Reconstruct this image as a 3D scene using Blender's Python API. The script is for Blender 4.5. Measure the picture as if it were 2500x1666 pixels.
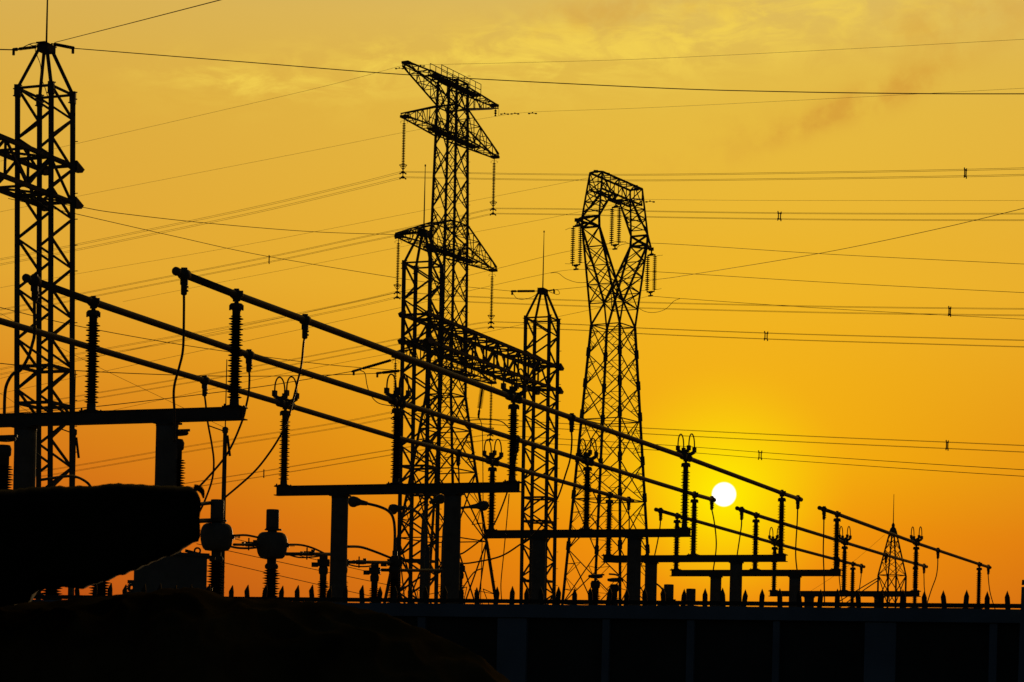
import bpy, math, random
from mathutils import Vector, Matrix, noise
random.seed(7)
for o in list(bpy.data.objects): bpy.data.objects.remove(o)
S = bpy.context.scene
C = S.collection
R = math.radians

# ------------------------------------------------------------------ camera
F, CX, CY, ROLL, EYE = 5710.9, 1250.0, 1743.5, 0.0227, 1.7     # focal length and level axis, in pixels of the 2500 px photograph
cam = bpy.data.objects.new('camera', bpy.data.cameras.new('camera'))
C.objects.link(cam); S.camera = cam
cam.location = (0, 0, EYE)
cam.rotation_euler = (Matrix.Rotation(R(90), 3, 'X') @ Matrix.Rotation(ROLL, 3, 'Z')).to_euler()
cam.data.sensor_width = 36; cam.data.lens = F/2500*36
cam.data.shift_y = (CY-833)/2500
cam.data.clip_start = .5; cam.data.clip_end = 6000
cam.data.dof.use_dof = True; cam.data.dof.focus_distance = 75; cam.data.dof.aperture_fstop = 22

# ------------------------------------------------------------------ sky, sun, exposure
S.view_settings.view_transform = 'Standard'; S.view_settings.look = 'None'
S.view_settings.exposure = 0; S.view_settings.gamma = 1
SUN_AZ, SUN_EL = math.atan((1768-CX)/F) - .0022, math.atan((1755-1209.5)/F)
sd = Vector((math.sin(SUN_AZ)*math.cos(SUN_EL), math.cos(SUN_AZ)*math.cos(SUN_EL), math.sin(SUN_EL)))
def lin(r, g, b):
    f = lambda c: (c/255/12.92) if c <= 10 else ((c/255+.055)/1.055)**2.4
    return (f(r), f(g), f(b), 1)
W = bpy.data.worlds.new('World'); S.world = W; W.use_nodes = True
nt = W.node_tree; nt.nodes.clear()
def N(t, **k):
    n = nt.nodes.new(t)
    for a, b in k.items(): setattr(n, a, b)
    return n
def L(a, b): nt.links.new(a, b)
def M(op, a, b=None, c=None, clamp=False):
    n = N('ShaderNodeMath', operation=op, use_clamp=clamp)
    for i, v in enumerate((a, b, c)):
        if v is None: continue
        if isinstance(v, (int, float)): n.inputs[i].default_value = v
        else: L(v, n.inputs[i])
    return n.outputs[0]
def ramp(val, stops, interp='LINEAR'):
    n = N('ShaderNodeValToRGB'); cr = n.color_ramp; cr.interpolation = interp
    while len(cr.elements) < len(stops): cr.elements.new(.5)
    for e, (p, c) in zip(cr.elements, stops): e.position = p; e.color = c
    L(val, n.inputs[0]); return n.outputs[0]
def mix(f, a, b):
    n = N('ShaderNodeMix', data_type='RGBA')
    for i, v in ((0, f), (6, a), (7, b)):
        if isinstance(v, (int, float)): n.inputs[i].default_value = v
        elif isinstance(v, tuple): n.inputs[i].default_value = v
        else: L(v, n.inputs[i])
    return n.outputs[2]
def dotv(v, d):
    n = N('ShaderNodeVectorMath', operation='DOT_PRODUCT'); L(v, n.inputs[0]); n.inputs[1].default_value = d
    return n.outputs['Value']
tc = N('ShaderNodeTexCoord'); vec = tc.outputs['Generated']
sep = N('ShaderNodeSeparateXYZ'); L(vec, sep.inputs[0])
elev = M('ARCSINE', sep.outputs[2])                                # radians above the horizon
ang = M('ARCCOSINE', M('MINIMUM', dotv(vec, sd), 1.0))             # radians from the sun
e01 = M('DIVIDE', elev, .36, clamp=True)
base0 = ramp(e01, [(0.0, lin(166, 50, 16)), (.13, lin(176, 62, 15)), (.21, lin(200, 84, 13)), (.31, lin(212, 114, 20)), (.40, lin(221, 143, 33)),
                   (.50, lin(226, 166, 50)), (.70, lin(220, 172, 66)), (.80, lin(216, 175, 83)), (.86, lin(208, 170, 94))])
nz3 = N('ShaderNodeTexNoise'); nz3.inputs['Scale'].default_value = 7; nz3.inputs['Detail'].default_value = 3; L(vec, nz3.inputs['Vector'])
base = mix(M('MULTIPLY', M('SUBTRACT', nz3.outputs[0], .35, clamp=True), .25), base0, lin(226, 158, 62))
g_far = M('POWER', M('SUBTRACT', 1.0, M('DIVIDE', ang, .46, clamp=True)), 2.5)
glow = ramp(e01, [(.10, lin(253, 146, 14)), (.22, lin(253, 163, 8)), (.30, lin(253, 186, 10)), (.45, lin(249, 188, 20)), (.55, lin(246, 192, 32)), (.75, lin(246, 214, 70)), (.86, lin(246, 226, 122))])
c1 = mix(M('MULTIPLY', g_far, 1.0), base, glow)
g_near = M('POWER', M('SUBTRACT', 1.0, M('DIVIDE', ang, .056, clamp=True)), 1.6)
c2 = mix(g_near, c1, lin(255, 240, 0))
# thin cloud: streaks high up, a grey smudge to the right
mp = N('ShaderNodeMapping'); mp.inputs['Rotation'].default_value = (0, R(9), 0); mp.inputs['Scale'].default_value = (26, 8, 70)
L(vec, mp.inputs[0])
nz = N('ShaderNodeTexNoise'); nz.inputs['Scale'].default_value = 1.3; nz.inputs['Detail'].default_value = 9; nz.inputs['Roughness'].default_value = .62
nz.inputs['Distortion'].default_value = .6
L(mp.outputs[0], nz.inputs['Vector'])
wisp = ramp(nz.outputs[0], [(.40, (0, 0, 0, 1)), (.66, (1, 1, 1, 1))], 'EASE')
def pixdir(px, py):
    a, b = (px-CX)/F, (py-CY)/F
    c, s = math.cos(ROLL), math.sin(ROLL)
    return Vector((a*c+b*s, 1, a*s-b*c))
def blob(px, py, rx, ry, tilt=0.0):
    d = pixdir(px, py).normalized()
    r = d.cross(Vector((0, 0, 1))).normalized(); u = r.cross(d)
    ct, st = math.cos(tilt), math.sin(tilt)
    r2, u2 = r*ct+u*st, u*ct-r*st
    a = M('DIVIDE', dotv(vec, r2), rx/F); b = M('DIVIDE', dotv(vec, u2), ry/F)
    q = M('ADD', M('MULTIPLY', a, a), M('MULTIPLY', b, b))
    return M('POWER', 2.718, M('MULTIPLY', q, -1.0))
band = M('ADD', M('ADD', blob(1780, 70, 560, 95, .16), blob(1080, 145, 460, 60, .13)), M('MULTIPLY', blob(540, 190, 190, 38, -.12), .75), clamp=True)
c3 = mix(M('MULTIPLY', M('MULTIPLY', wisp, band), .85), c2, lin(245, 210, 82))
nz2 = N('ShaderNodeTexNoise'); nz2.inputs['Scale'].default_value = 44; nz2.inputs['Detail'].default_value = 7; nz2.inputs['Roughness'].default_value = .6
L(vec, nz2.inputs['Vector'])
puff = ramp(nz2.outputs[0], [(.36, (0, 0, 0, 1)), (.64, (1, 1, 1, 1))], 'EASE')
smk = M('ADD', M('ADD', blob(2180, 220, 150, 38, .36), blob(2000, 290, 130, 26, .40)), M('ADD', M('MULTIPLY', M('ADD', blob(2330, 60, 230, 60, .15), blob(1500, 30, 260, 45, .1)), .6), M('MULTIPLY', blob(1780, 340, 230, 60, .3), .35)), clamp=True)
c4 = mix(M('MULTIPLY', M('MULTIPLY', puff, smk), .72), c3, lin(212, 152, 56))
c5 = c4
disc = N('ShaderNodeMapRange', interpolation_type='SMOOTHSTEP'); L(ang, disc.inputs[0])
disc.inputs[1].default_value = 31.0/F; disc.inputs[2].default_value = 26.0/F; disc.inputs[3].default_value = 0; disc.inputs[4].default_value = 1
c6 = mix(disc.outputs[0], c5, (1.6, 1.5, 1.35, 1))
bg_w = N('ShaderNodeBackground'); L(c6, bg_w.inputs[0]); bg_w.inputs[1].default_value = 1.0
sky = N('ShaderNodeTexSky', sky_type='NISHITA'); sky.sun_disc = False
sky.sun_elevation = SUN_EL; sky.sun_rotation = SUN_AZ; sky.dust_density = 4
bg_n = N('ShaderNodeBackground'); L(sky.outputs[0], bg_n.inputs[0]); bg_n.inputs[1].default_value = .012
dusk = N('ShaderNodeMapRange', interpolation_type='SMOOTHSTEP'); L(ang, dusk.inputs[0])   # the afterglow fills the west, the rest is the plain evening sky
dusk.inputs[1].default_value = .40; dusk.inputs[2].default_value = .75; dusk.inputs[3].default_value = 1; dusk.inputs[4].default_value = 0
ms = N('ShaderNodeMixShader'); L(dusk.outputs[0], ms.inputs[0]); L(bg_n.outputs[0], ms.inputs[1]); L(bg_w.outputs[0], ms.inputs[2])
out = N('ShaderNodeOutputWorld'); L(ms.outputs[0], out.inputs[0])

sun = bpy.data.objects.new('sun', bpy.data.lights.new('sun', 'SUN')); C.objects.link(sun)
sun.data.energy = 1.2; sun.data.angle = R(.6); sun.data.color = (1, .62, .25)
sun.rotation_euler = (-sd).to_track_quat('-Z', 'Y').to_euler()

# ------------------------------------------------------------------ materials
def mat(name, col, rough=.6, metal=0.0, var=.25, scale=6.0, bump=.0, spec=.5):
    m = bpy.data.materials.new(name); m.use_nodes = True
    t = m.node_tree; b = t.nodes['Principled BSDF']
    b.inputs['Roughness'].default_value = rough; b.inputs['Metallic'].default_value = metal; b.inputs['Specular IOR Level'].default_value = spec
    co = t.nodes.new('ShaderNodeTexCoord'); n = t.nodes.new('ShaderNodeTexNoise')
    n.inputs['Scale'].default_value = scale; n.inputs['Detail'].default_value = 6
    t.links.new(co.outputs['Object'], n.inputs['Vector'])
    r = t.nodes.new('ShaderNodeValToRGB')
    r.color_ramp.elements[0].position = .3; r.color_ramp.elements[1].position = .7
    r.color_ramp.elements[0].color = tuple(c*(1-var) for c in col)+(1,)
    r.color_ramp.elements[1].color = tuple(min(1, c*(1+var)) for c in col)+(1,)
    t.links.new(n.outputs[0], r.inputs[0]); t.links.new(r.outputs[0], b.inputs['Base Color'])
    if bump:
        bp = t.nodes.new('ShaderNodeBump'); bp.inputs['Strength'].default_value = bump; bp.inputs['Distance'].default_value = .02
        t.links.new(n.outputs[0], bp.inputs['Height']); t.links.new(bp.outputs[0], b.inputs['Normal'])
    return m
STEEL = mat('weathered_galvanised_steel', (.10, .10, .10), .7, .0, .3, 5)
ALU = mat('aluminium_tube', (.15, .125, .09), .6, .2, .2, 9)
FIT = mat('cast_fitting', (.09, .09, .09), .6, 0, .25, 12)
PORC = mat('brown_porcelain', (.03, .018, .013), .75, 0, .2, 8, 0, .12)
GLASS = mat('dark_disc_glaze', (.03, .028, .025), .8, 0, .2, 20, 0, .1)
CONC = mat('grey_concrete', (.16, .165, .17), .9, 0, .2, 4, .3)
BEAM = mat('painted_beam_steel', (.08, .085, .09), .7, 0, .25, 4)
PAINT = mat('grey_equipment_paint', (.13, .145, .155), .55, 0, .2, 4)
WIRE = mat('stranded_wire', (.10, .08, .06), .6, .2, .2, 30)
CABLE = mat('dropper_conductor', (.09, .085, .08), .6, .1, .2, 30)
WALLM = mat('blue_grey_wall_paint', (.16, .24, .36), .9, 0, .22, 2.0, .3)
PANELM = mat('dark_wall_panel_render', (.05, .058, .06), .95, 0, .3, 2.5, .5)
FENCEM = mat('black_fence_iron', (.03, .03, .03), .6, 0, .3, 8)
TARP = mat('olive_brown_tarpaulin', (.085, .062, .026), .95, 0, .5, 5, .5, .0)
TARP2 = mat('dark_green_canvas', (.014, .016, .011), .95, 0, .35, 5, .4, .05)
LAMPG = mat('lamp_cover', (.12, .11, .09), .3, 0, .1, 8)
GROUND = mat('gravel_ground', (.11, .095, .075), .95, 0, .4, .8, .6)

# ------------------------------------------------------------------ mesh helpers
OFF = {}
class MB:
    def __init__(s): s.v = []; s.f = []; s.sm = []
    def add(s, vs, fs, smooth=False):
        n = len(s.v); s.v += [Vector(v) for v in vs]
        for f in fs: s.f.append([i+n for i in f]); s.sm.append(smooth)
        return s
    def bar(s, p, q, w, h=None):
        p, q = Vector(p), Vector(q); d = q-p
        if d.length < 1e-5: return s
        d.normalize(); h = h or w
        up = Vector((0, 0, 1)) if abs(d.z) < .95 else Vector((.83, .56, 0))
        a = d.cross(up).normalized()*w/2; b = a.normalized().cross(d).normalized()*h/2
        vs = [p-a-b, p+a-b, p+a+b, p-a+b, q-a-b, q+a-b, q+a+b, q-a+b]
        return s.add(vs, [(3, 2, 1, 0), (4, 5, 6, 7), (0, 1, 5, 4), (1, 2, 6, 5), (2, 3, 7, 6), (3, 0, 4, 7)])
    def box(s, c, size, ax=None):
        c = Vector(c); ax = ax or (Vector((1, 0, 0)), Vector((0, 1, 0)), Vector((0, 0, 1)))
        x, y, z = (a*k/2 for a, k in zip(ax, size))
        vs = [c-x-y-z, c+x-y-z, c+x+y-z, c-x+y-z, c-x-y+z, c+x-y+z, c+x+y+z, c-x+y+z]
        return s.add(vs, [(3, 2, 1, 0), (4, 5, 6, 7), (0, 1, 5, 4), (1, 2, 6, 5), (2, 3, 7, 6), (3, 0, 4, 7)])
    def tube(s, pts, r, n=8):
        pts = [Vector(p) for p in pts]
        rr = r if isinstance(r, (list, tuple)) else [r]*len(pts)
        vs = []; prev = None
        for i, p in enumerate(pts):
            d = (pts[min(i+1, len(pts)-1)]-pts[max(i-1, 0)]).normalized()
            if prev is None:
                up = Vector((0, 0, 1)) if abs(d.z) < .9 else Vector((1, 0, 0))
                a = d.cross(up).normalized()
            else:
                a = (prev-d*prev.dot(d)).normalized()
            prev = a; b = d.cross(a)
            for k in range(n):
                t = 2*math.pi*k/n; vs.append(p+(a*math.cos(t)+b*math.sin(t))*rr[i])
        fs = [(i*n+k, i*n+(k+1) % n, (i+1)*n+(k+1) % n, (i+1)*n+k) for i in range(len(pts)-1) for k in range(n)]
        fs += [tuple(reversed(range(n))), tuple((len(pts)-1)*n+k for k in range(n))]
        return s.add(vs, fs, True)
    def lathe(s, o, prof, n=16, ax=(0, 0, 1), smooth=True):
        o = Vector(o); z = Vector(ax).normalized()
        x = z.cross(Vector((0, 1, 0)) if abs(z.y) < .9 else Vector((1, 0, 0))).normalized(); y = z.cross(x)
        vs = [o+(x*math.cos(2*math.pi*k/n)+y*math.sin(2*math.pi*k/n))*max(r, 1e-4)+z*h for r, h in prof for k in range(n)]
        fs = [(i*n+k, i*n+(k+1) % n, (i+1)*n+(k+1) % n, (i+1)*n+k) for i in range(len(prof)-1) for k in range(n)]
        fs += [tuple(reversed(range(n))), tuple((len(prof)-1)*n+k for k in range(n))]
        return s.add(vs, fs, smooth)
    def sphere(s, o, r, n=10, sq=1.0):
        return s.lathe(o, [(r*math.sin(math.pi*i/n), -r*sq*math.cos(math.pi*i/n)) for i in range(n+1)], n+4)
    def truss(s, A, B, n, br, kind='Z', rings=True, endring=(True, True), par=0, red=False):
        """lattice bracing between the four corners A and the four corners B (chords not included)"""
        A = [Vector(a) for a in A]; B = [Vector(b) for b in B]
        ring = lambda t: [a.lerp(b, t) for a, b in zip(A, B)]
        for i in range(n):
            p, q = ring(i/n), ring((i+1)/n)
            for k in range(4):
                a0, b0, a1, b1 = p[k], p[(k+1) % 4], q[k], q[(k+1) % 4]
                if kind == 'X':
                    s.bar(a0, b1, br); s.bar(b0, a1, br)
                    if red:
                        m = (a0+b1+b0+a1)/4
                        for e0, e1 in ((a0, a1), (b0, b1)):
                            for t in (.27, .73):
                                g = e0.lerp(e1, t); h = (e0 if t < .5 else e1).lerp(m, .5)
                                s.bar(g, h, br*.6); s.bar(h, e0.lerp(e1, .5), br*.55)
                else:
                    if (i+par+(1 if k >= 2 else 0)) % 2: s.bar(a0, b1, br)
                    else: s.bar(b0, a1, br)
            if rings and (i > 0 or endring[0]):
                for k in range(4): s.bar(p[k], p[(k+1) % 4], br)
        if endring[1]:
            q = ring(1)
            for k in range(4): s.bar(q[k], q[(k+1) % 4], br)
        return s
    def build(s, name, m, parent=None, tagd=None):
        me = bpy.data.meshes.new(name)
        off = OFF.get(parent.name, Vector()) if parent else (sum(s.v, Vector())/len(s.v) if tagd else Vector())
        if tagd and not parent: off = Vector((off.x, off.y, min(v.z for v in s.v)))
        me.from_pydata([tuple(v-off) for v in s.v], [], s.f)
        for p, q in zip(me.polygons, s.sm): p.use_smooth = q
        me.materials.append(m); me.update()
        o = bpy.data.objects.new(name, me); C.objects.link(o)
        if parent: o.parent = parent; OFF[o.name] = off.copy()
        else: o.location = off; OFF[o.name] = off.copy()
        if tagd: tag(o, *tagd)
        return o
def tag(o, label=None, cat=None, group=None, kind=None):
    for k, v in (('label', label), ('category', cat), ('group', group), ('kind', kind)):
        if v: o[k] = v
    return o
def thing(name, loc, label, cat, group=None):
    o = bpy.data.objects.new(name, None); C.objects.link(o); o.location = loc; o.empty_display_size = .3
    OFF[o.name] = Vector(loc); return tag(o, label, cat, group)
def dup(o, parent=None):
    c = o.copy(); C.objects.link(c)
    if parent: c.parent = parent
    for ch in list(o.children): dup(ch, c)
    return c
# ray of a photograph pixel (2500 px wide) to a point at depth Y, or on a vertical plane
def at(px, py, Y):
    d = pixdir(px, py); return Vector((d.x*Y, Y, EYE+d.z*Y))
TH = R(21.8356)
UD = Vector((math.sin(TH), math.cos(TH), 0)); VD = Vector((math.cos(TH), -math.sin(TH), 0))   # along the busbars / across them
def uv(u, v, z): return UD*u+VD*v+Vector((0, 0, z))
def on_v(px, py, v):
    d = pixdir(px, py); Y = v/(d.x*math.cos(TH)-math.sin(TH))
    p = Vector((d.x*Y, Y, EYE+d.z*Y)); return p.dot(UD), p.z
def catmull(P, n=8):
    P = [Vector(p) for p in P]; out = []
    for i in range(len(P)-1):
        p0, p1, p2, p3 = P[max(i-1, 0)], P[i], P[i+1], P[min(i+2, len(P)-1)]
        for k in range(n):
            t = k/n
            out.append(.5*((2*p1)+(-p0+p2)*t+(2*p0-5*p1+4*p2-p3)*t*t+(-p0+3*p1-3*p2+p3)*t**3))
    return out+[P[-1]]
ORD = ['first', 'second', 'third', 'fourth', 'fifth', 'sixth', 'seventh']

# ------------------------------------------------------------------ ground
g = MB(); n = 40
xs = [-1500+3000*i/n for i in range(n+1)]; ys = [-200+2700*i/n for i in range(n+1)]
g.add([(x, y, .05*noise.noise(Vector((x*.02, y*.02, 0)))) for y in ys for x in xs],
      [(j*(n+1)+i, j*(n+1)+i+1, (j+1)*(n+1)+i+1, (j+1)*(n+1)+i) for j in range(n) for i in range(n)])
go = g.build('ground', GROUND); go['kind'] = 'structure'

# ------------------------------------------------------------------ busbars
VA, SP = -23.907, 3.5
VL = {'A': VA, 'B': VA-SP, 'C': VA-2*SP}
ROW = {'A': 'right-hand', 'B': 'middle', 'C': 'left-hand'}
HM = EYE+6.3292; VEL, VER = -31.10, -23.70
US = [43.53, 59.28, 74.80, 86.95, 95.66, 111.30, 127.5]
BARS = {('A', 0): [(431, 663), (579, 721), (745, 782), (1247, 969), (1672, 1116), (1908, 1204), (1955, 1220)],
        ('A', 1): [(2001, 1240.5), (2043, 1255), (2239, 1327), (2394, 1379), (2417, 1386)],
        ('B', 0): [(65, 679.5), (234, 740), (608, 867), (973, 983), (1436, 1128), (1696, 1208), (1743, 1221)],
        ('B', 1): [(1800, 1241.4), (1846, 1258), (2063, 1325), (2164, 1356), (2262, 1384)],
        ('C', 0): [(-260, 703), (0, 784), (500, 929.5), (697, 988), (956, 1065.6), (1205, 1129), (1492, 1210), (1543, 1223)],
        ('C', 1): [(1602, 1244.6), (1655, 1260), (1889, 1326), (2081, 1377), (2109, 1384)]}
BZ = {}
for (r, s), pts in BARS.items():
    P = [on_v(px, py, VL[r]) for px, py in pts]
    BZ.setdefault(r, []).extend(P)
    m = MB(); pp = [uv(u, VL[r], z) for u, z in P]
    m.tube(pp, .078, 16)
    side = 'long near' if s == 0 else 'shorter far'
    top = {'A': 'upper', 'B': 'middle', 'C': 'lower'}[r]
    bo = m.build('busbar', ALU, None, (f'{side} tubular busbar, {top} one of its three parallel tubes, on post insulators', 'busbar', 'tubular busbars'))
    for p, q in ((pp[0], pp[1]), (pp[-1], pp[-2])):
        e = MB(); d = (p-q).normalized(); e.lathe(p-d*.05, [(.082, 0), (.088, .02), (.088, .09), (.07, .12), (.03, .14)], 14, d)
        e.build('end_cap', FIT, bo)
def barz(r, u):
    P = BZ[r]
    for a, b in zip(P, P[1:]):
        if a[0] <= u <= b[0]: return a[1]+(b[1]-a[1])*(u-a[0])/(b[0]-a[0])
    return P[0][1] if u < P[0][0] else P[-1][1]

# ------------------------------------------------------------------ busbar support frames
def support(i, u):
    t = thing('busbar_support', uv(u, (VEL+VER)/2, 0), f'{ORD[i]} H-beam on two concrete columns, counting along the busbars from the left', 'support frame', 'beams carrying the busbars')
    m = MB(); h, w = .27, .26
    c = lambda z, v0=VEL, v1=VER: (uv(u, v0, z), uv(u, v1, z))
    ax = (VD, UD, Vector((0, 0, 1))); ln = VER-VEL; mid = (VEL+VER)/2
    m.box(uv(u, mid, HM-.012), (ln+.10, w, .024), ax); m.box(uv(u, mid, HM-h+.012), (ln+.10, w, .024), ax)
    m.box(uv(u, mid, HM-h/2), (ln, .022, h-.048), ax)
    for du in (-.10, .10): m.box(uv(u+du, mid, HM-h/2), (ln-.04, .018, h-.048), ax)
    for v in (VEL+.35, VEL+2.4, mid, VER-2.4, VER-.35): m.box(uv(u, v, HM-h/2), (.02, .215, h-.049), ax)
    m.build('crossbeam', BEAM, t)
    for f in ((.275, .755) if i == 0 else (.268, .735)):
        v = VEL+ln*f; q = MB()
        q.lathe(uv(u, v, 0), [(.25, -.2), (.25, .0), (.247, 3), (.238, HM-h-.32), (.238, HM-h-.05)], 24)
        co = q.build('column', CONC, t)
        k = MB(); k.lathe(uv(u, v, HM-h-.047), [(.243, -.05), (.243, -.02), (.243, .0)], 24)
        k.box(uv(u, v, HM-h-.024), (.50, .40, .042), ax)
        k.build('column_cap', BEAM, co)
for i, u in enumerate(US): support(i, u)

# ------------------------------------------------------------------ post insulators
H0 = 2.366
def shed_profile(z0, z1, n, core, big, small):
    p = [(core, z0)]; st = (z1-z0)/n
    for i in range(n):
        z = z0+i*st
        p += [(core, z+st*.04), (big, z+st*.27), (big*.985, z+st*.31), (core, z+st*.52),
              (core, z+st*.56), (small, z+st*.75), (small*.98, z+st*.79), (core, z+st*.98)]
    return p+[(core, z1)]
def post_proto(lab):
    t = thing('post_insulator', (0, 0, 0), lab, 'insulator', 'post insulators under the busbars')
    b = MB(); b.lathe((0, 0, 0), [(.17, 0), (.17, .03), (.10, .05), (.098, .17), (.085, .175)], 20)
    for k in range(4):
        a = k*math.pi/2+.5; b.lathe((.215*math.cos(a), .215*math.sin(a), 0), [(.022, 0), (.022, .045), (.01, .06)], 6)
    b.box((0, 0, .008), (.5, .2, .016)); b.build('base_flange', FIT, t)
    q = MB(); q.lathe((0, 0, 0), shed_profile(.176, 1.94, 16, .078, .156, .116), 24, (0, 0, 1), False); q.build('porcelain_column', PORC, t)
    c = MB(); c.lathe((0, 0, 0), [(.085, 1.941), (.088, 2.04), (.125, 2.06), (.14, 2.10), (.14, 2.16), (.12, 2.18), (.05, 2.185), (.042, 2.28)], 20)
    for k in range(6):
        a = k*math.pi/3; c.lathe((.135*math.cos(a), .135*math.sin(a), 2.09), [(.02, -.05), (.02, .06)], 6)
    c.build('cap', FIT, t)
    k = MB(); d = UD.copy()
    k.lathe(Vector((0, 0, H0))-d*.10, [(.088, 0), (.112, .02), (.112, .18), (.088, .20)], 16, d)
    k.bar((0, 0, 2.23), (0, 0, 2.30), .16, .10); k.box((0, 0, H0+.105), (.10, .07, .05))
    k.box(Vector((0, 0, H0+.02))+VD*.12, (.06, .06, .12)); k.box(Vector((0, 0, H0+.02))-VD*.12, (.06, .06, .12))
    k.build('clamp', FIT, t); return t
proto = None
for r in 'ABC':
    for i, u in enumerate(US):
        if r == 'C' and i == 0: continue
        top = {'A': 'right end', 'B': 'middle', 'C': 'left end'}[r]
        lab = f'ribbed post insulator standing on the {top} of the {ORD[i]} H-beam from the left'
        if proto is None: o = proto = post_proto(lab)
        else: o = dup(proto); o['label'] = lab
        o.location = uv(u, VL[r], HM+.001); o.scale = (1, 1, (barz(r, u)-HM)/H0)

# ------------------------------------------------------------------ looped expansion connectors
def connector_proto(lab):
    t = thing('expansion_connector', (0, 0, 0), lab, 'connector', 'looped expansion connectors on the busbars')
    ax = (VD, UD, Vector((0, 0, 1)))
    for du in (-.31, .31):
        m = MB(); m.lathe(UD*(du-.12*(1 if du > 0 else 1)), [(.09, 0), (.115, .02), (.115, .24), (.09, .26)], 14, UD)
        m.box(UD*du+Vector((0, 0, .13)), (.16, .16, .10), ax)
        for sv in (-1, 1):
            m.bar(UD*du+Vector((0, 0, .13))+VD*.05*sv, UD*du+VD*.19*sv+Vector((0, 0, .21)), .11, .10)
            m.box(UD*du+VD*.19*sv+Vector((0, 0, .28)), (.11, .13, .16), ax)
        m.build('bracket', FIT, t)
    for sv in (-1, 1):
        m = MB(); m.tube([VD*.19*sv+UD*(-.31*math.cos(a))+Vector((0, 0, .34+.44*math.sin(a)**.8)) for a in [math.pi*k/20 for k in range(21)]], .022, 8)
        m.build('loop', CABLE, t)
    return t
cp = None
for i in (1, 2, 5):
    for r in 'ABC':
        lab = 'twin hooped expansion connector on the {} busbar above the {} H-beam from the left'.format({'A': 'upper', 'B': 'middle', 'C': 'lower'}[r], ORD[i])
        if cp is None: o = cp = connector_proto(lab)
        else: o = dup(cp); o['label'] = lab
        o.location = uv(US[i], VL[r], barz(r, US[i]))

# ------------------------------------------------------------------ dropper conductors hanging from the busbars
def dropper(r, px, py, path, lab, ends=None, rad=.026):
    """path: pixels below the clamp; depth runs from the bar's own depth to `ends`"""
    u, z = on_v(px, py, VL[r]); p = uv(u, VL[r], barz(r, u)); Y0 = p.y; Y1 = ends or Y0
    t = thing('dropper_cable', p, lab, 'cable', 'dropper conductors hanging from the busbars')
    k = MB(); k.lathe(p-UD*.11, [(.086, 0), (.115, .02), (.115, .20), (.086, .22)], 14, UD)
    k.box(p+Vector((0, 0, .11)), (.12, .08, .05)); k.box(p-Vector((0, 0, .14)), (.15, .09, .14))
    k.lathe(p-Vector((0, 0, .42)), [(.04, 0), (.062, .02), (.065, .2), (.055, .25)], 10)
    for dz in (.33, .25): k.box(p+Vector((.06, 0, -dz)), (.06, .04, .035))
    k.build('clamp', FIT, t)
    P = [p-Vector((0, 0, .38))]; nn = len(path)
    for j, (x, y) in enumerate(path): P.append(at(x, y, Y0+(Y1-Y0)*((j+1)/nn)))
    m = MB(); m.tube(catmull(P, 6), rad, 8); m.build('cable', CABLE, t)
dropper('A', 450, 671, [(449, 760), (447, 850), (438, 895), (427, 935), (424, 965), (426, 1010), (426, 1080)], 'thick dropper cable from the near end of the upper busbar')
dropper('A', 745, 782, [(741, 840), (736, 890), (726, 935), (716, 975), (704, 1020), (688, 1058), (655, 1110), (615, 1158), (548, 1216)], 'long dropper curving from the upper busbar to the left current transformer', 61.5)
dropper('A', 1396, 1020, [(1396, 1080), (1392, 1120), (1382, 1155), (1357, 1226), (1310, 1298), (1262, 1335), (1228, 1356), (1196, 1366), (1147, 1375), (1126, 1376)], 'long dropper from the upper busbar sweeping left behind the right lattice mast', 76)
dropper('A', 1948, 1218, [(1946, 1280), (1943, 1330), (1943, 1365), (1947, 1400)], 'dropper at the far end of the long upper busbar, right of the sun')
dropper('A', 2012, 1244, [(2011, 1300), (2010, 1350), (2012, 1410), (2013, 1472)], 'straight dropper at the near end of the shorter upper busbar')
dropper('A', 2290, 1344, [(2289, 1385), (2285, 1410), (2274, 1440), (2262, 1478)], 'dropper halfway along the shorter upper busbar, bending left')
dropper('A', 2413, 1385, [(2413, 1412), (2416, 1440), (2422, 1465), (2432, 1495)], 'last dropper on the far right, at the end of the shorter upper busbar')
dropper('B', 85, 687, [(84, 760), (84, 815), (79, 840), (69, 872), (50, 904), (32, 913), (17.6, 936), (12, 963), (10.5, 1015)], 'thick dropper at the left end of the middle busbar curling left past the lattice mast', None, .034)
dropper('B', 608, 867, [(609, 920), (607, 960), (600, 995), (592, 1026), (566, 1088), (539, 1130), (485, 1190), (455, 1215)], 'dropper from the middle busbar passing the end of the first H-beam')
dropper('B', 1262, 1074, [(1257, 1130), (1237, 1206), (1208, 1277), (1181, 1312), (1135, 1348), (1120, 1353)], 'dropper from the middle busbar sweeping down left below the second H-beam', 76)
dropper('B', 1738, 1220, [(1743, 1270), (1748, 1310), (1748, 1345), (1741, 1394)], 'dropper from the middle busbar end just below the sun')
dropper('B', 1811, 1244, [(1810, 1285), (1805, 1320), (1799, 1360)], 'dropper at the near end of the shorter middle busbar')
dropper('B', 2163, 1356, [(2164, 1395), (2168, 1430), (2172, 1475)], 'dropper beside the small distant lightning tower')
dropper('B', 2256, 1382, [(2256, 1415), (2257, 1440), (2264, 1485)], 'dropper at the far end of the shorter middle busbar')
dropper('C', 500, 930, [(502, 985), (507, 1030), (517, 1085), (522, 1130), (517, 1175), (497, 1230), (480, 1262)], 'dropper from the lower busbar crossing behind the first H-beam')
dropper('C', 1119, 1108, [(1120, 1150), (1121, 1195), (1120, 1240)], 'short straight dropper from the lower busbar above the second H-beam')
dropper('C', 1535, 1221, [(1536, 1265), (1536, 1300), (1535, 1340)], 'dropper at the far end of the long lower busbar')
dropper('C', 1613, 1248, [(1611, 1290), (1605, 1325), (1597, 1362)], 'dropper at the near end of the shorter lower busbar')
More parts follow.
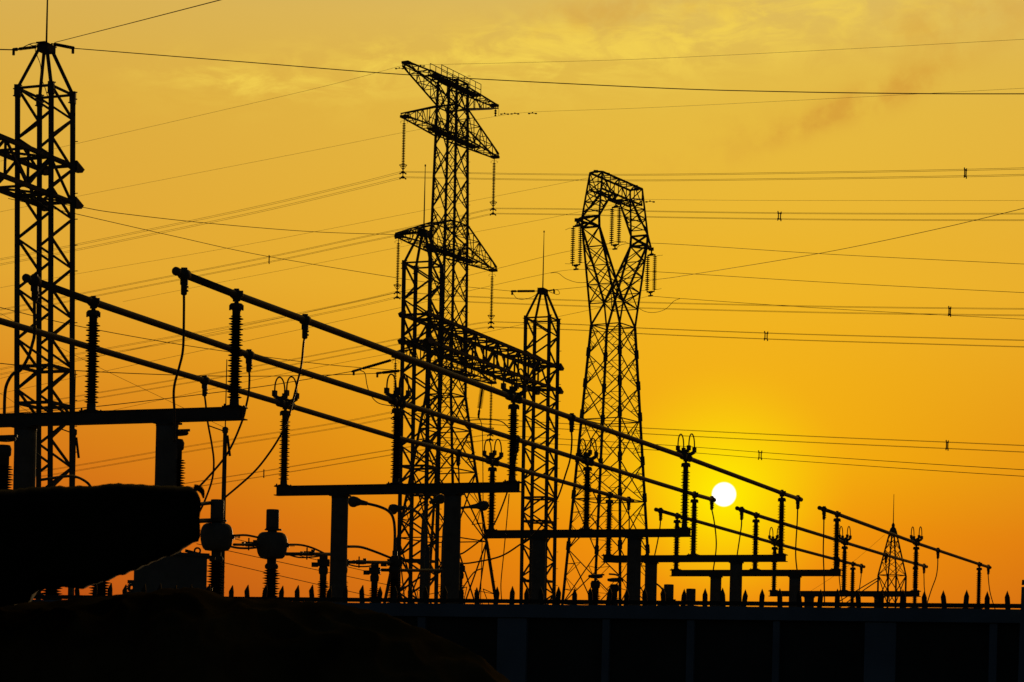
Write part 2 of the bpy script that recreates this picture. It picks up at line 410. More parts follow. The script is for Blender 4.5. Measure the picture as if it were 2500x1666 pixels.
dropper('C', 2047, 1368, [(2048, 1400), (2052, 1440), (2058, 1478)], 'dropper just left of the last insulator of the shorter lower busbar')
dropper('C', 2103, 1383, [(2102, 1410), (2098, 1440), (2094, 1470)], 'dropper at the far end of the shorter lower busbar')

# ------------------------------------------------------------------ lattice gantry: three masts, two girders
VG = -38.0
GU = [on_v(109, 300, VG)[0], on_v(1033, 640, VG)[0], on_v(1323, 800, VG)[0]]
GH = [on_v(109, 108, VG)[1], on_v(1037, 572, VG)[1], on_v(1325, 716, VG)[1]]
print('gantry', GU, GH)
W2 = .565
LEAN = dict(zip(GU, (R(1.15), R(.3), R(.37))))                       # the masts stand a little out of plumb
def gcorn(u, z, w=W2):
    d = Vector((math.tan(LEAN[u])*(SH-z), 0, 0))
    return [uv(u-w, VG-w, z)+d, uv(u+w, VG-w, z)+d, uv(u+w, VG+w, z)+d, uv(u-w, VG+w, z)+d]
PEAK = sum(GH)/3
SH = PEAK-1.25                                                     # shoulder of each mast
GT = PEAK-3.30; GB = GT-1.05                                       # girder chords
MAST_LABEL = ['tall near lattice mast at the left edge carrying a girder', 'middle lattice mast with pointed top in front of the tall pylon', 'right lattice mast with pointed top where the girder ends']
for i, u in enumerate(GU):
    t = thing('lattice_mast', uv(u, VG, 0), MAST_LABEL[i], 'lattice mast', 'lattice masts of the gantry')
    A, B = gcorn(u, -.1), gcorn(u, SH)
    for k, (a, b) in enumerate(zip(A, B)):
        m = MB().bar(a, b, .118)
        if k == 2:                                                 # climbing steps on one leg
            for j in range(int((SH-2)/.75)): q = gcorn(u, 1.5+.75*j)[2]; m.bar(q, q+VD*.17, .022)
        m.build('leg', STEEL, t)
    m = MB(); npan = 27
    m.truss(A, B, npan, .062, 'Z', rings=False, endring=(False, True))
    for z in (GT, GB, GB-4.9, GB-5.95, GB-8.6):
        q = gcorn(u, z)
        for k in range(4): m.bar(q[k], q[(k+1) % 4], .085)
    m.bar(gcorn(u, GB)[0], gcorn(u, GB)[2], .05)
    m.build('bracing', STEEL, t)
    p = MB(); cap = gcorn(u, PEAK, .12)
    for a, b in zip(gcorn(u, SH), cap): p.bar(a, b, .085)
    p.box(uv(u, VG, PEAK-.02), (.42, .36, .20), (UD, VD, Vector((0, 0, 1))))
    p.box(uv(u, VG, PEAK+.10), (.62, .30, .03), (UD, VD, Vector((0, 0, 1))))
    for a in gcorn(u, SH):                                         # splice plates with bolts at the shoulder
        p.box(a-Vector((0, 0, .08)), (.17, .17, .34)); 
        for k in range(4): p.box(a+Vector((.1*(1 if k % 2 else -1), 0, -.22+.1*k)), (.06, .03, .03))
    p.build('peak', STEEL, t)
    r = MB(); r.lathe(uv(u, VG, PEAK+.12), [(.028, 0), (.022, 1.2), (.013, 2.5), (.03, 2.52), (.03, 2.58), (.005, 2.60)], 8)
    r.build('lightning_rod', STEEL, t)
    sgn = -1 if i == 1 else 1
    for z in (GT, GB):
        for sv in (-1, 1):
            c = uv(u+sgn*(W2+.06), VG+sv*W2, z)
            pl = MB().add([c+Vector((0, 0, .16)), c+UD*sgn*.42+Vector((0, 0, -.02)), c+UD*sgn*.30+Vector((0, 0, -.14)), c+Vector((0, 0, -.16))] +
                   [c+VD*.16+Vector((0, 0, .16)), c+VD*.16+UD*sgn*.42+Vector((0, 0, -.02)), c+VD*.16+UD*sgn*.30+Vector((0, 0, -.14)), c+VD*.16+Vector((0, 0, -.16))],
                   [(0, 1, 2, 3), (7, 6, 5, 4), (0, 4, 5, 1), (1, 5, 6, 2), (2, 6, 7, 3), (3, 7, 4, 0)])
            pl.build('girder_bracket', STEEL, t)
def girder(u0, u1, n, lab):
    t = thing('lattice_girder', uv((u0+u1)/2, VG, GB), lab, 'girder', 'lattice girders of the gantry')
    def sec(u): return [uv(u, VG-W2, GB), uv(u, VG+W2, GB), uv(u, VG+W2, GT), uv(u, VG-W2, GT)]
    A, B = sec(u0), sec(u1)
    for a, b in zip(A, B): MB().bar(a, b, .12).build('chord', STEEL, t)
    m = MB(); m.truss(A, B, n, .062, 'Z', rings=True)
    for i in range(n):                                             # gusset plates along the chords
        for k in range(4):
            c = A[k].lerp(B[k], i/n); m.box(c, (.20, .03, .14), (UD, VD, Vector((0, 0, 1))))
    m.build('lacing', STEEL, t)
girder(GU[0]-14, GU[0]+W2+.05, 13, 'lattice girder entering from the left edge and ending at the near lattice mast')
girder(GU[1]-W2-.05, GU[2]+W2+.05, 12, 'lattice girder spanning between the middle and right lattice masts')

# ------------------------------------------------------------------ the tall pylon with four pairs of crossarms
def frame(px, py, Y, phi):
    base = at(px, py, Y); sdir = Vector((math.sin(phi), math.cos(phi), 0)); tdir = Vector((math.cos(phi), -math.sin(phi), 0))
    o = Vector((base.x, base.y, 0))
    P = lambda s, t, z: o+sdir*s+tdir*t+Vector((0, 0, z))
    def solve(px, py):                                             # pixel -> (s, z) in the plane of the arms
        d = pixdir(px, py); nrm = tdir; Yd = o.dot(nrm)/Vector((d.x, 1, 0)).dot(nrm)
        q = Vector((d.x*Yd, Yd, 0))-o; return q.dot(sdir), EYE+d.z*Yd
    def zat(py, pxx=None):                                         # height on the axis at image row py
        x = px
        for _ in range(4): x = px+(py-_y0)*-math.tan(ROLL) if False else px-(py-pyref)*math.tan(ROLL)
        d = pixdir(x, py); return EYE+d.z*Y
    pyref = py; _y0 = py
    return P, solve, zat
PH1 = R(29.0); P1, sol1, z1 = frame(1099, 500, 185.0, PH1)
sc1 = 185.0/F
hw1 = lambda h: h*sc1/(math.sin(R(30.6))+math.cos(R(30.6)))*1.0     # half projected px -> half width
prof1 = [(1475, 136), (1318, 108), (1150, 78), (966, 48), (545, 43.5), (200, 36)]
prof1 = [(z1(y), hw1(h)) for y, h in prof1]; prof1[0] = (0.0, hw1(194))
def half1(z):
    for (za, ha), (zb, hb) in zip(prof1, prof1[1:]):
        if z <= zb: return ha+(hb-ha)*(z-za)/(zb-za)
    return prof1[-1][1]
def corn1(z): h = half1(z); return [P1(-h, -h, z), P1(h, -h, z), P1(h, h, z), P1(-h, h, z)]
T1 = thing('transmission_pylon', P1(0, 0, 0), 'tallest lattice pylon with four tiers of crossarms left of centre', 'pylon')
TOP1 = z1(203)
for k in range(4):
    m = MB(); zs = [p[0] for p in prof1[:-1]]+[TOP1]
    for a, b in zip(zs, zs[1:]): m.bar(corn1(a)[k], corn1(b)[k], .19 if b < 20 else .16)
    if k == 2:
        for j in range(60): q = corn1(2+j*.85)[2]; m.bar(q, q+Vector((.22, 0, 0)), .03)
    m.build('leg', STEEL, T1)
m = MB()
lv = [0, z1(1318), z1(1150), z1(1050), z1(966)]
for a, b in zip(lv, lv[1:]): m.truss(corn1(a), corn1(b), 1, .085, 'X', red=True, endring=(False, True))
y = 966; rows = [966]
while y > 210: y -= 76; rows.append(max(y, 203))
for a, b in zip(rows, rows[1:]): m.truss(corn1(z1(a)), corn1(z1(b)), 1, .07, 'X', rings=False, endring=(False, False), red=True)
for y in (265, 333, 548, 617, 833, 903, 966, 203):
    q = corn1(z1(y))
    for k in range(4): m.bar(q[k], q[(k+1) % 4], .085)
    m.bar(q[0], q[2], .05); m.bar(q[1], q[3], .05)
m.build('bracing', STEEL, T1)
ARMS = [((985, 153), (1213, 258), 'earth'), ((981, 286), (1215, 383), 'phase'), ((967, 577), (1210, 661), 'phase'), ((963, 868), (1208, 938), 'phase')]
ANAME = ['top', 'second', 'third', 'lowest']
tips1 = []
for ai, (nr, fr, kind) in enumerate(ARMS):
    sn, zn = sol1(*nr); sf, zf = sol1(*fr); z = (zn+zf)/2
    if ai == 3: sn = -sf*1.02
    tips1.append((sn, sf, z))
    zb = {0: z1(262), 1: z1(262), 2: z1(546), 3: z1(833)}[ai]
    for s_, sg in ((sn*.955, -1), (sf*.955, 1)):
        ha, hb = half1(z), half1(zb)
        if kind == 'earth': A = [P1(sg*ha, -ha, z), P1(sg*ha, ha, z), P1(sg*hb, hb, zb), P1(sg*hb, -hb, zb)]
        else: A = [P1(sg*ha, -ha, z), P1(sg*ha, ha, z), P1(sg*hb, hb, zb), P1(sg*hb, -hb, zb)]
        tw = .28; dz = -.25 if kind == 'earth' else .25
        B = [P1(s_, -tw, z), P1(s_, tw, z), P1(s_, tw, z+dz), P1(s_, -tw, z+dz)]
        m = MB()
        for a, b in zip(A, B): m.bar(a, b, .10)
        m.truss(A, B, 5, .05, 'Z', endring=(False, True))
        m.box(P1(s_-sg*.1, 0, z), (.5, .6, .18), (Vector((math.sin(PH1), math.cos(PH1), 0)), Vector((math.cos(PH1), -math.sin(PH1), 0)), Vector((0, 0, 1))))
        m.build('crossarm', STEEL, T1)
    # walkway with handrails through the body
    w = MB(); axs = (Vector((math.sin(PH1), math.cos(PH1), 0)), Vector((math.cos(PH1), -math.sin(PH1), 0)), Vector((0, 0, 1)))
    s0, s1 = -3.3, 3.9
    w.box(P1((s0+s1)/2, 0, z+.05), (s1-s0, .62, .05), axs)
    for tt in (-.31, .31): w.box(P1((s0+s1)/2, tt, z+.03), (s1-s0, .06, .14), axs)
    wo = w.build('walkway', STEEL, T1)
    h = MB()
    for tt in (-.31, .31):
        a0, a1 = (s0+.3, s1-.9) if tt < 0 else (s0+1.0, s1)
        for zz in (.55, 1.0): h.bar(P1(a0, tt, z+zz), P1(a1, tt, z+zz), .04)
        k = 7
        for j in range(k+1): h.bar(P1(a0+(a1-a0)*j/k, tt, z+.1), P1(a0+(a1-a0)*j/k, tt, z+1.0), .04)
    h.build('handrail', STEEL, wo)

# long suspension strings of the tall pylon
def string_proto(lab):
    t = thing('suspension_insulator', (0, 0, 0), lab, 'insulator string', 'long suspension strings of the tall pylon')
    m = MB(); m.lathe((0, 0, -.45), [(.03, 0), (.03, .45)], 6); m.box((0, 0, -.05), (.08, .3, .14)); m.build('hanger', FIT, t)
    d = MB(); pr = []
    for i in range(28):
        zt = -4.35+i*.14; pr += [(.035, zt), (.14, zt+.03), (.135, zt+.055), (.05, zt+.085), (.035, zt+.13)]
    d.lathe((0, 0, 0), pr, 12, (0, 0, 1), False); d.build('disc_column', GLASS, t)
    hn = MB()
    for sx in (-1, 1): hn.tube([(0, 0, -.30), (sx*.18, 0, -.28), (sx*.30, 0, -.38), (sx*.24, 0, -.5)], .0155, 5)
    hn.build('arcing_horn', FIT, t)
    rg = MB(); rg.tube([(.30*math.cos(a), .30*math.sin(a), -4.05) for a in [2*math.pi*k/16 for k in range(17)]], .028, 6)
    for k in range(2): rg.bar((.29*(1 if k else -1), 0, -4.05), (0, 0, -4.5), .035)
    rg.build('corona_ring', FIT, t)
    y = MB(); y.lathe((0, 0, -4.62), [(.04, 0), (.04, .3)], 6)
    for zz in (-4.62, -5.05):
        y.add([(0, .04, zz+.14), (.25, .04, zz-.12), (-.25, .04, zz-.12), (0, -.04, zz+.14), (.25, -.04, zz-.12), (-.25, -.04, zz-.12)], [(0, 2, 1), (3, 4, 5), (0, 1, 4, 3), (1, 2, 5, 4), (2, 0, 3, 5)])
        for sx in (-.23, .23): y.box((sx, 0, zz-.14), (.10, .24, .09))
    y.bar((0, 0, -4.2), (0, 0, -5.1), .05); y.bar((0, 0, -4.62), (0, 0, -5.15), .05)
    for zz in (-4.62, -5.05): y.bar((-.24, 0, zz-.11), (.24, 0, zz-.11), .05)
    y.build('yoke_plate', FIT, t); return t
sp = None; SB = []
for ai in (1, 2, 3):
    sn, sf, z = tips1[ai]
    for s_, nm in ((sn+.35, 'left'), (sf-.55, 'right')):
        lab = f'long insulator string hanging from the {nm} tip of the {ANAME[ai]} crossarm tier'
        if sp is None: o = sp = string_proto(lab)
        else: o = dup(sp); o['label'] = lab
        o.location = P1(s_, 0, z-.08); o.scale = (.95, .95, .90); SB.append(P1(s_, 0, z-.08-4.84*.90))
sn, sf, z = tips1[0]
for s_, nm in ((sf-.2, 'right'),):
    t = thing('suspension_insulator', P1(s_, 0, z-.15), f'short earth wire insulator under the {nm} tip of the top crossarm', 'insulator')
    m = MB(); m.lathe(P1(s_, 0, z-.85), [(.03, 0), (.10, .05), (.03, .15), (.13, .28), (.03, .36), (.13, .44), (.03, .55), (.025, .8)], 8); m.build('disc_column', GLASS, t)
    m = MB(); m.tube([P1(s_, .25, z-.1), P1(s_, .32, z-.4), P1(s_, .30, z-.8), P1(s_, .42, z-.85)], .014, 5); m.build('jumper', WIRE, t)

# ------------------------------------------------------------------ the goblet-headed pylon
PH2 = R(31.0); Y2 = 170.0; P2, sol2, z2 = frame(1497, 797, Y2, PH2)
sc2 = Y2/F; kx = math.sin(R(28.6))+math.cos(R(28.6))
zw = z2(797)
hb2, hw2 = 134*sc2/kx, 53.5*sc2/kx
def half2(z): return hb2+(hw2-hb2)*z/zw
def corn2(z): h = half2(z); return [P2(-h, -h, z), P2(h, -h, z), P2(h, h, z), P2(-h, h, z)]
T2 = thing('transmission_pylon', P2(0, 0, 0), 'lattice pylon with a goblet shaped head left of the sun', 'pylon')
for k in range(4):
    m = MB().bar(corn2(-.2)[k], corn2(zw)[k], .15)
    if k == 3:
        for j in range(int((zw-3)/.8)): q = corn2(2+j*.8)[3]; m.bar(q, q+Vector((.20, 0, 0)), .025)
    for a in (1340, 1215, 1125, 1018, 942, 866): m.bar(corn2(z2(a)-.22)[k], corn2(z2(a)+.42)[k], .24, .22)   # gusset plates
    m.build('leg', STEEL, T2)
m = MB()
rows = [1478, 1345, 1222, 1130, 1020, 945, 868, 797]
for a, b in zip(rows, rows[1:]): m.truss(corn2(max(z2(a), 0)), corn2(z2(b)), 1, .06, 'X', rings=False, endring=(False, False), red=True)
for y in (1478, 1222, 1028, 797):
    q = corn2(max(z2(y), .1))
    for k in range(4): m.bar(q[k], q[(k+1) % 4], .07)
    m.bar(q[0], q[2], .04)
m.build('bracing', STEEL, T2)
knl = sol2(1443.5, 550); knu = sol2(1440, 524); kfl = sol2(1560, 606); kfu = sol2(1566, 582)
sK = (abs(knl[0])+kfl[0])/2; zKl = (knl[1]+kfl[1])/2; zKu = (knu[1]+kfu[1])/2
bn = sol2(1463, 421); bf = sol2(1560, 470); sB = (abs(bn[0])+bf[0])/2; zB = (bn[1]+bf[1])/2
zf = z2(738); tk = 20.5*sc2/math.cos(R(28.6)); tb = 15*sc2/math.cos(R(28.6)); tm = 23*sc2/math.cos(R(28.6))
print('T2', sK, zKl, zKu, sB, zB, zf, hw2)
for sg in (-1, 1):
    a = MB()                                                       # raked arm of the goblet
    o0, o1 = P2(sg*hw2, -hw2, zw), P2(sg*hw2, hw2, zw)
    i0, i1 = P2(0, -tm, zf), P2(0, tm, zf)
    k0, k1 = P2(sg*sK, -tk, zKl), P2(sg*sK, tk, zKl)
    for p, q in ((o0, k0), (o1, k1), (i0, k0), (i1, k1)): a.bar(p, q, .125)
    a.bar(i0, P2(sg*hw2, -hw2, zw), .11); a.bar(i1, P2(sg*hw2, hw2, zw), .11)
    ox = [o0.lerp(k0, .22), o1.lerp(k1, .22)]
    n = 4
    for j in range(n):
        t0, t1 = j/n, (j+1)/n
        for (oa, ka, ia) in ((o0, k0, i0), (o1, k1, i1)):
            p0, p1, q0, q1 = oa.lerp(ka, .22+.78*t0), oa.lerp(ka, .22+.78*t1), ia.lerp(ka, t0), ia.lerp(ka, t1)
            a.bar(p0, q0, .07); a.bar(q0, p1, .07)
            if j == 0: a.bar(p0, q1, .06)
        oo0, oo1 = o0.lerp(k0, .22+.78*t0), o1.lerp(k1, .22+.78*t0); nn0, nn1 = o0.lerp(k0, .22+.78*t1), o1.lerp(k1, .22+.78*t1)
        a.bar(oo0, nn1, .06); a.bar(oo1, nn0, .06); a.bar(oo0, oo1, .06)
        a.bar(i0.lerp(k0, t0), i1.lerp(k1, t1), .06); a.bar(i1.lerp(k1, t0), i0.lerp(k0, t1), .06)
    # box joint and short crossarm stub
    u0, u1 = P2(sg*sK*1.02, -tk, zKu), P2(sg*sK*1.02, tk, zKu)
    for p, q in ((k0, u0), (k1, u1), (k0, k1), (u0, u1), (k0, u1), (k1, u0)): a.bar(p, q, .13)
    st = P2(sg*(sK+2.0), 0, zKl+.12)
    for p in (k0, k1, u0, u1): a.bar(p, st, .12)
    a.bar(k0.lerp(st, .5), k1.lerp(st, .5), .08); a.box(st, (.36, .3, .2))
    a.build('goblet_arm', STEEL, T2)
    b = MB()                                                       # upright from the joint to the bridge
    e0, e1 = P2(sg*sB, -tb, zB), P2(sg*sB, tb, zB)
    si = sg*(sB-1.7); zi = zB-1.05
    n0, n1 = P2(si, -tb, zi), P2(si, tb, zi)
    for p, q in ((u0, e0), (u1, e1), (u0, n0), (u1, n1)): b.bar(p, q, .10)
    for j in range(4):
        t0, t1 = .12+j*.22, .12+(j+1)*.22
        for (ua, ea, na) in ((u0, e0, n0), (u1, e1, n1)):
            b.bar(ua.lerp(ea, t0), ua.lerp(na, t1), .06); b.bar(ua.lerp(na, t0), ua.lerp(na, t0).lerp(ua.lerp(ea, t0), 1), .06)
        b.bar(u0.lerp(e0, t0), u1.lerp(e1, t1), .06); b.bar(u0.lerp(n0, t1), u1.lerp(n1, t0), .06); b.bar(u0.lerp(e0, t0), u1.lerp(e1, t0), .06)
    pk = P2(sg*(sB+.05), 0, zB+.05); pz = P2(sg*(sB-.2), -tb*1.0, zB+.25)
    for p in (e0, e1): b.bar(p, pk, .12)
    b.box(pk, (.32, .3, .16)); b.box(P2(sg*(sB-.9), tb, zB+.02), (.18, .18, .15))
    b.build('upright', STEEL, T2)
b = MB()
zi = zB-1.15
A = [P2(-sB, -tb, zi-.05), P2(-sB, tb, zi-.05), P2(-sB, tb, zB), P2(-sB, -tb, zB)]; B = [P2(sB, -tb, zi-.05), P2(sB, tb, zi-.05), P2(sB, tb, zB), P2(sB, -tb, zB)]
for p, q in zip(A, B): b.bar(p, q, .12)
b.truss(A, B, 5, .05, 'Z')
hc = P2(0, 0, zi-.35)
for p in (P2(-1.2, -tb, zi), P2(-1.2, tb, zi), P2(1.2, -tb, zi), P2(1.2, tb, zi)): b.bar(p, hc, .11)
for sg in (-1, 1):
    b.bar(P2(sg*(sB-1.7), -tb, zi), P2(sg*(sB-.2), -tb, zi-1.3), .08)
    b.bar(P2(sg*(sB-1.7), tb, zi), P2(sg*(sB-.2), tb, zi-1.3), .08)
b.box(hc, (1.5, .4, .15), (Vector((math.sin(PH2), math.cos(PH2), 0)), Vector((math.cos(PH2), -math.sin(PH2), 0)), Vector((0, 0, 1))))
b.build('bridge', STEEL, T2)
def twin_proto(lab):
    t = thing('suspension_insulator', (0, 0, 0), lab, 'insulator string', 'twin insulator strings of the goblet pylon')
    td = Vector((math.cos(PH2), -math.sin(PH2), 0)); zd = Vector((0, 0, 1))
    y = MB(); y.bar((0, 0, 0), (0, 0, -.25), .08); y.bar(td*-.32-zd*.32, td*.32-zd*.32, .10, .10); y.bar(zd*-.2, zd*-.34, .34, .16)
    y.build('yoke_plate', FIT, t); y = MB(); y.bar(td*-.32-zd*3.05, td*.32-zd*3.05, .10, .08); y.bar(zd*-3.02, zd*-3.16, .34, .16); y.bar(zd*-3.1, zd*-3.34, .08); y.bar(td*-.18-zd*3.36, td*.18-zd*3.36, .10, .10)
    y.build('yoke_plate', FIT, t)
    for sg in (-1, 1):
        d = MB(); pr = []
        for i in range(17):
            zt = -2.92+i*.15; pr += [(.035, zt), (.165, zt+.035), (.15, zt+.06), (.05, zt+.085), (.035, zt+.14)]
        d.lathe(td*.30*sg, pr, 12, (0, 0, 1), False); d.bar(td*.3*sg-zd*2.92, td*.3*sg-zd*3.05, .05); d.bar(td*.3*sg-zd*.36, td*.3*sg-zd*.30, .05)
        d.build('disc_column', GLASS, t)
        h = MB(); h.tube([td*.30*sg-zd*.42, td*.62*sg-zd*.40, td*.95*sg-zd*(.40 if sg > 0 else .50)], .014, 5)
        h.tube([td*.30*sg-zd*2.93, td*.6*sg-zd*2.93, td*.9*sg-zd*2.89], .014, 5); h.build('arcing_horn', FIT, t)
    return t
tp = None; TB = []
for s_, z_, nm in ((-(sK+2.0), zKl+.0, 'left arm'), (0, zi-.42, 'middle of the bridge'), (sK+2.05, zKl+.0, 'right arm')):
    lab = f'pair of disc insulator strings hung from the {nm} of the goblet pylon'
    if tp is None: o = tp = twin_proto(lab)
    else: o = dup(tp); o['label'] = lab
    o.location = P2(s_, 0, z_); TB.append(P2(s_, 0, z_-3.36))

# ------------------------------------------------------------------ small distant lightning tower
P3, sol3, z3 = frame(2178, 1405, 230.0, R(38)); s3 = 230.0/F
T3 = thing('lightning_tower', P3(0, 0, 0), 'small distant lattice tower with a thin lightning rod, on the right', 'tower')
pr3 = [(0, 34*s3/1.38), (z3(1405), 34*s3/1.38), (z3(1296), 7*s3/1.38)]
def c3_(z):
    for (a, ha), (b_, hb) in zip(pr3, pr3[1:]):
        if z <= b_: h = ha+(hb-ha)*(z-a)/(b_-a); break
    else: h = pr3[-1][1]
    return [P3(-h, -h, z), P3(h, -h, z), P3(h, h, z), P3(-h, h, z)]
for k in range(4): MB().bar(c3_(0)[k], c3_(pr3[1][0])[k], .13).bar(c3_(pr3[1][0])[k], c3_(pr3[2][0])[k], .11).build('leg', STEEL, T3)
m = MB()
m.truss(c3_(z3(1475)), c3_(z3(1405)), 1, .07, 'X')
rr = [1405, 1372, 1343, 1318, 1296]
for a, b in zip(rr, rr[1:]): m.truss(c3_(z3(a)), c3_(z3(b)), 1, .045, 'X', rings=False, endring=(False, False))
m.build('bracing', STEEL, T3)
m = MB(); m.lathe(P3(0, 0, z3(1300)), [(.22, -.1), (.34, .1), (.30, .35), (.16, .5), (.16, .75), (.05, .95)], 8); m.build('peak', STEEL, T3)
m = MB(); m.lathe(P3(0, 0, z3(1284)), [(.05, 0), (.035, 1.5), (.025, z3(1207)-z3(1284))], 6); m.build('lightning_rod', STEEL, T3)

# ------------------------------------------------------------------ overhead wires
def run_on(px_pts, P):                                             # wires that leave the picture run on to towers out of sight
    for end in (0, -1):
        q = px_pts[end]
        if not isinstance(q, Vector) and not -40 < q[0] < 2540:
            a, b = (P[0], P[1]) if end == 0 else (P[-1], P[-2])
            d = (a-b).normalized(); e = [a+d*k for k in (25, 60)]
            P = list(reversed(e))+P if end == 0 else P+e
    return P
def wire(lab, pts, r=.011, group='single overhead wires', name='overhead_wire', cat='wire'):
    P = [p if isinstance(p, Vector) else at(*p) for p in pts]
    m = MB(); m.tube(run_on(pts, catmull(P, 10)), r, 6)
    return m.build(name, WIRE, None, (lab, cat, group))
YL, YM, YR = uv(GU[0], VG, 0).y, uv(GU[1], VG, 0).y, uv(GU[2], VG, 0).y
print('depths', YL, YM, YR)
# four-wire bundles of the tall pylon: pixel rows are the bundle's middle
def bundle(lab, start, pts, spacer=None):
    P = run_on([start]+pts, catmull([start]+[at(*p) for p in pts], 10))
    d = (P[-4]-P[0]); hx = Vector((d.y, -d.x, 0)).normalized()
    m = MB()
    for dx in (-.20, .20):
        for dz in (-.21, .21): m.tube([p+hx*dx+Vector((0, 0, dz)) for p in P], .012, 5)
    o = m.build('conductor_bundle', WIRE, None, (lab, 'wire bundle', 'four-wire conductor bundles of the tall pylon'))
    if spacer:
        q = min(P, key=lambda p: abs((p.x-at(spacer, 0, p.y).x)))
        k = MB()
        for dx in (-.11, .11):
            k.tube([q+hx*(dx*1.6)+Vector((0, 0, -.33)), q+hx*dx+Vector((0, 0, -.18)), q+hx*dx+Vector((0, 0, .18)), q+hx*(dx*1.6)+Vector((0, 0, .33))], .04, 5)
        for dz in (-.2, .2): k.bar(q+hx*-.2+Vector((0, 0, dz)), q+hx*.2+Vector((0, 0, dz)), .06)
        k.build('spacer', FIT, o)
Y1R, Y1L = 150.0, 190.0
BN = lambda i, side, way: f'four-wire bundle running {way} from the string under the {side} tip of the {ANAME[i]} crossarm tier'
def Yr(x): return 185+(Y1R-185)*(x-1100)/1400
bundle(BN(1, 'left', 'right'), SB[0], [(1280, 432, Yr(1280)), (1580, 434, Yr(1580)), (2000, 429, Yr(2000)), (2357, 423, Yr(2357)), (2560, 418, Yr(2560))], 2357)
bundle(BN(1, 'right', 'right'), SB[1], [(1420, 518, Yr(1420)), (1580, 523, Yr(1580)), (1903, 528, Yr(1903)), (2240, 530, Yr(2240)), (2560, 530, Yr(2560))], 1903)
bundle(BN(2, 'left', 'right'), SB[2], [(1143, 731, Yr(1143)), (1420, 741, Yr(1420)), (1580, 746, Yr(1580)), (2000, 756, Yr(2000)), (2348, 761, Yr(2348)), (2560, 763, Yr(2560))], 2348)
bundle(BN(2, 'right', 'right'), SB[3], [(1420, 800, Yr(1420)), (1580, 809, Yr(1580)), (1904, 822, Yr(1904)), (2240, 832, Yr(2240)), (2560, 841, Yr(2560))], 1904)
bundle(BN(3, 'left', 'right'), SB[4], [(1155, 1027, Yr(1155)), (1340, 1039, Yr(1340)), (1640, 1056, Yr(1640)), (2000, 1074, Yr(2000)), (2342, 1089, Yr(2342)), (2560, 1099, Yr(2560))], 2342)
bundle(BN(3, 'right', 'right'), SB[5], [(1340, 1077, Yr(1340)), (1640, 1095, Yr(1640)), (1884, 1114, Yr(1884)), (2240, 1139, Yr(2240)), (2560, 1159, Yr(2560))], 1884)
bundle(BN(1, 'left', 'left'), SB[0], [(850, 460, Y1L), (600, 518, Y1L), (183, 605, Y1L), (0, 640, Y1L), (-120, 662, Y1L)])
bundle(BN(1, 'right', 'left'), SB[1], [(1010, 560, 186), (860, 591, 187), (657, 634, Y1L), (298, 704, Y1L), (0, 763, Y1L), (-120, 786, Y1L)], 657)
bundle(BN(2, 'left', 'left'), SB[2], [(850, 747, Y1L), (600, 797, Y1L), (183, 872, Y1L), (0, 908, Y1L), (-120, 931, Y1L)])
bundle(BN(2, 'right', 'left'), SB[3], [(1145, 800, 186), (975, 834, 187), (650, 896, Y1L), (183, 975, Y1L), (0, 1005, Y1L), (-120, 1025, Y1L)])
bundle(BN(3, 'left', 'left'), SB[4], [(800, 1043, Y1L), (500, 1090, Y1L), (183, 1144, Y1L), (0, 1172, Y1L), (-120, 1190, Y1L)])
bundle(BN(3, 'right', 'left'), SB[5], [(960, 1104, 188), (668, 1153, Y1L), (458, 1186, Y1L), (183, 1230, Y1L), (-60, 1265, Y1L)], 668)
# earth wires of the tall pylon
sn, sf, z = tips1[0]
e_n, e_f = P1(sn, 0, z-.3), P1(sf-.2, 0, z-.85)
wire('earth wire rising left to right onto the left tip of the top crossarm', [(-60, 408, 190), (183, 352, 190), (753, 220.5, 188), e_n], .010)
wire('earth wire running right from the left tip of the top crossarm, highest wire there', [e_n, (1280, 153, Yr(1280)), (1580, 144, Yr(1580)), (2050, 121, Yr(2050)), (2560, 93, Yr(2560))], .010)
wire('faint earth wire running left from the right tip of the top crossarm', [(-60, 530, 190), (183, 481, 190), (753, 370, 188), (1010, 319, 187), e_f], .009)
wire('faint earth wire running right from the right tip of the top crossarm', [e_f, (1300, 274, Yr(1300)), (1580, 263.5, Yr(1580)), (2050, 240, Yr(2050)), (2560, 212.5, Yr(2560))], .009)
# vibration dampers, each clipped on its wire
def damper(px, py, Y, lab):
    p = at(px, py, Y); m = MB(); x = Vector((1, 0, .02))
    m.bar(p-x*.30-Vector((0, 0, .08)), p+x*.30-Vector((0, 0, .08)), .03); m.bar(p, p-Vector((0, 0, .09)), .08)
    for sg in (-1, 1): m.lathe(p+x*(.26*sg-.09)-Vector((0, 0, .10)), [(.02, 0), (.05, .03), (.055, .15), (.03, .18)], 8, x)
    m.build('vibration_damper', FIT, None, (lab, 'damper', 'vibration dampers on wires'))
damper(975, 165, 185, 'small vibration damper left of the top crossarm')
damper(1027, 158.5, 183, 'small vibration damper on the earth wire above the top crossarm')
damper(1232, 276, 182, 'small vibration damper nearest right of the short earth wire insulator')
damper(1257, 275.5, 181, 'second small vibration damper right of the short earth wire insulator')
damper(1300, 274.5, 179, 'third small vibration damper out along the earth wire')
damper(1587, 490, 168, 'small vibration damper beside the right shoulder of the goblet pylon')
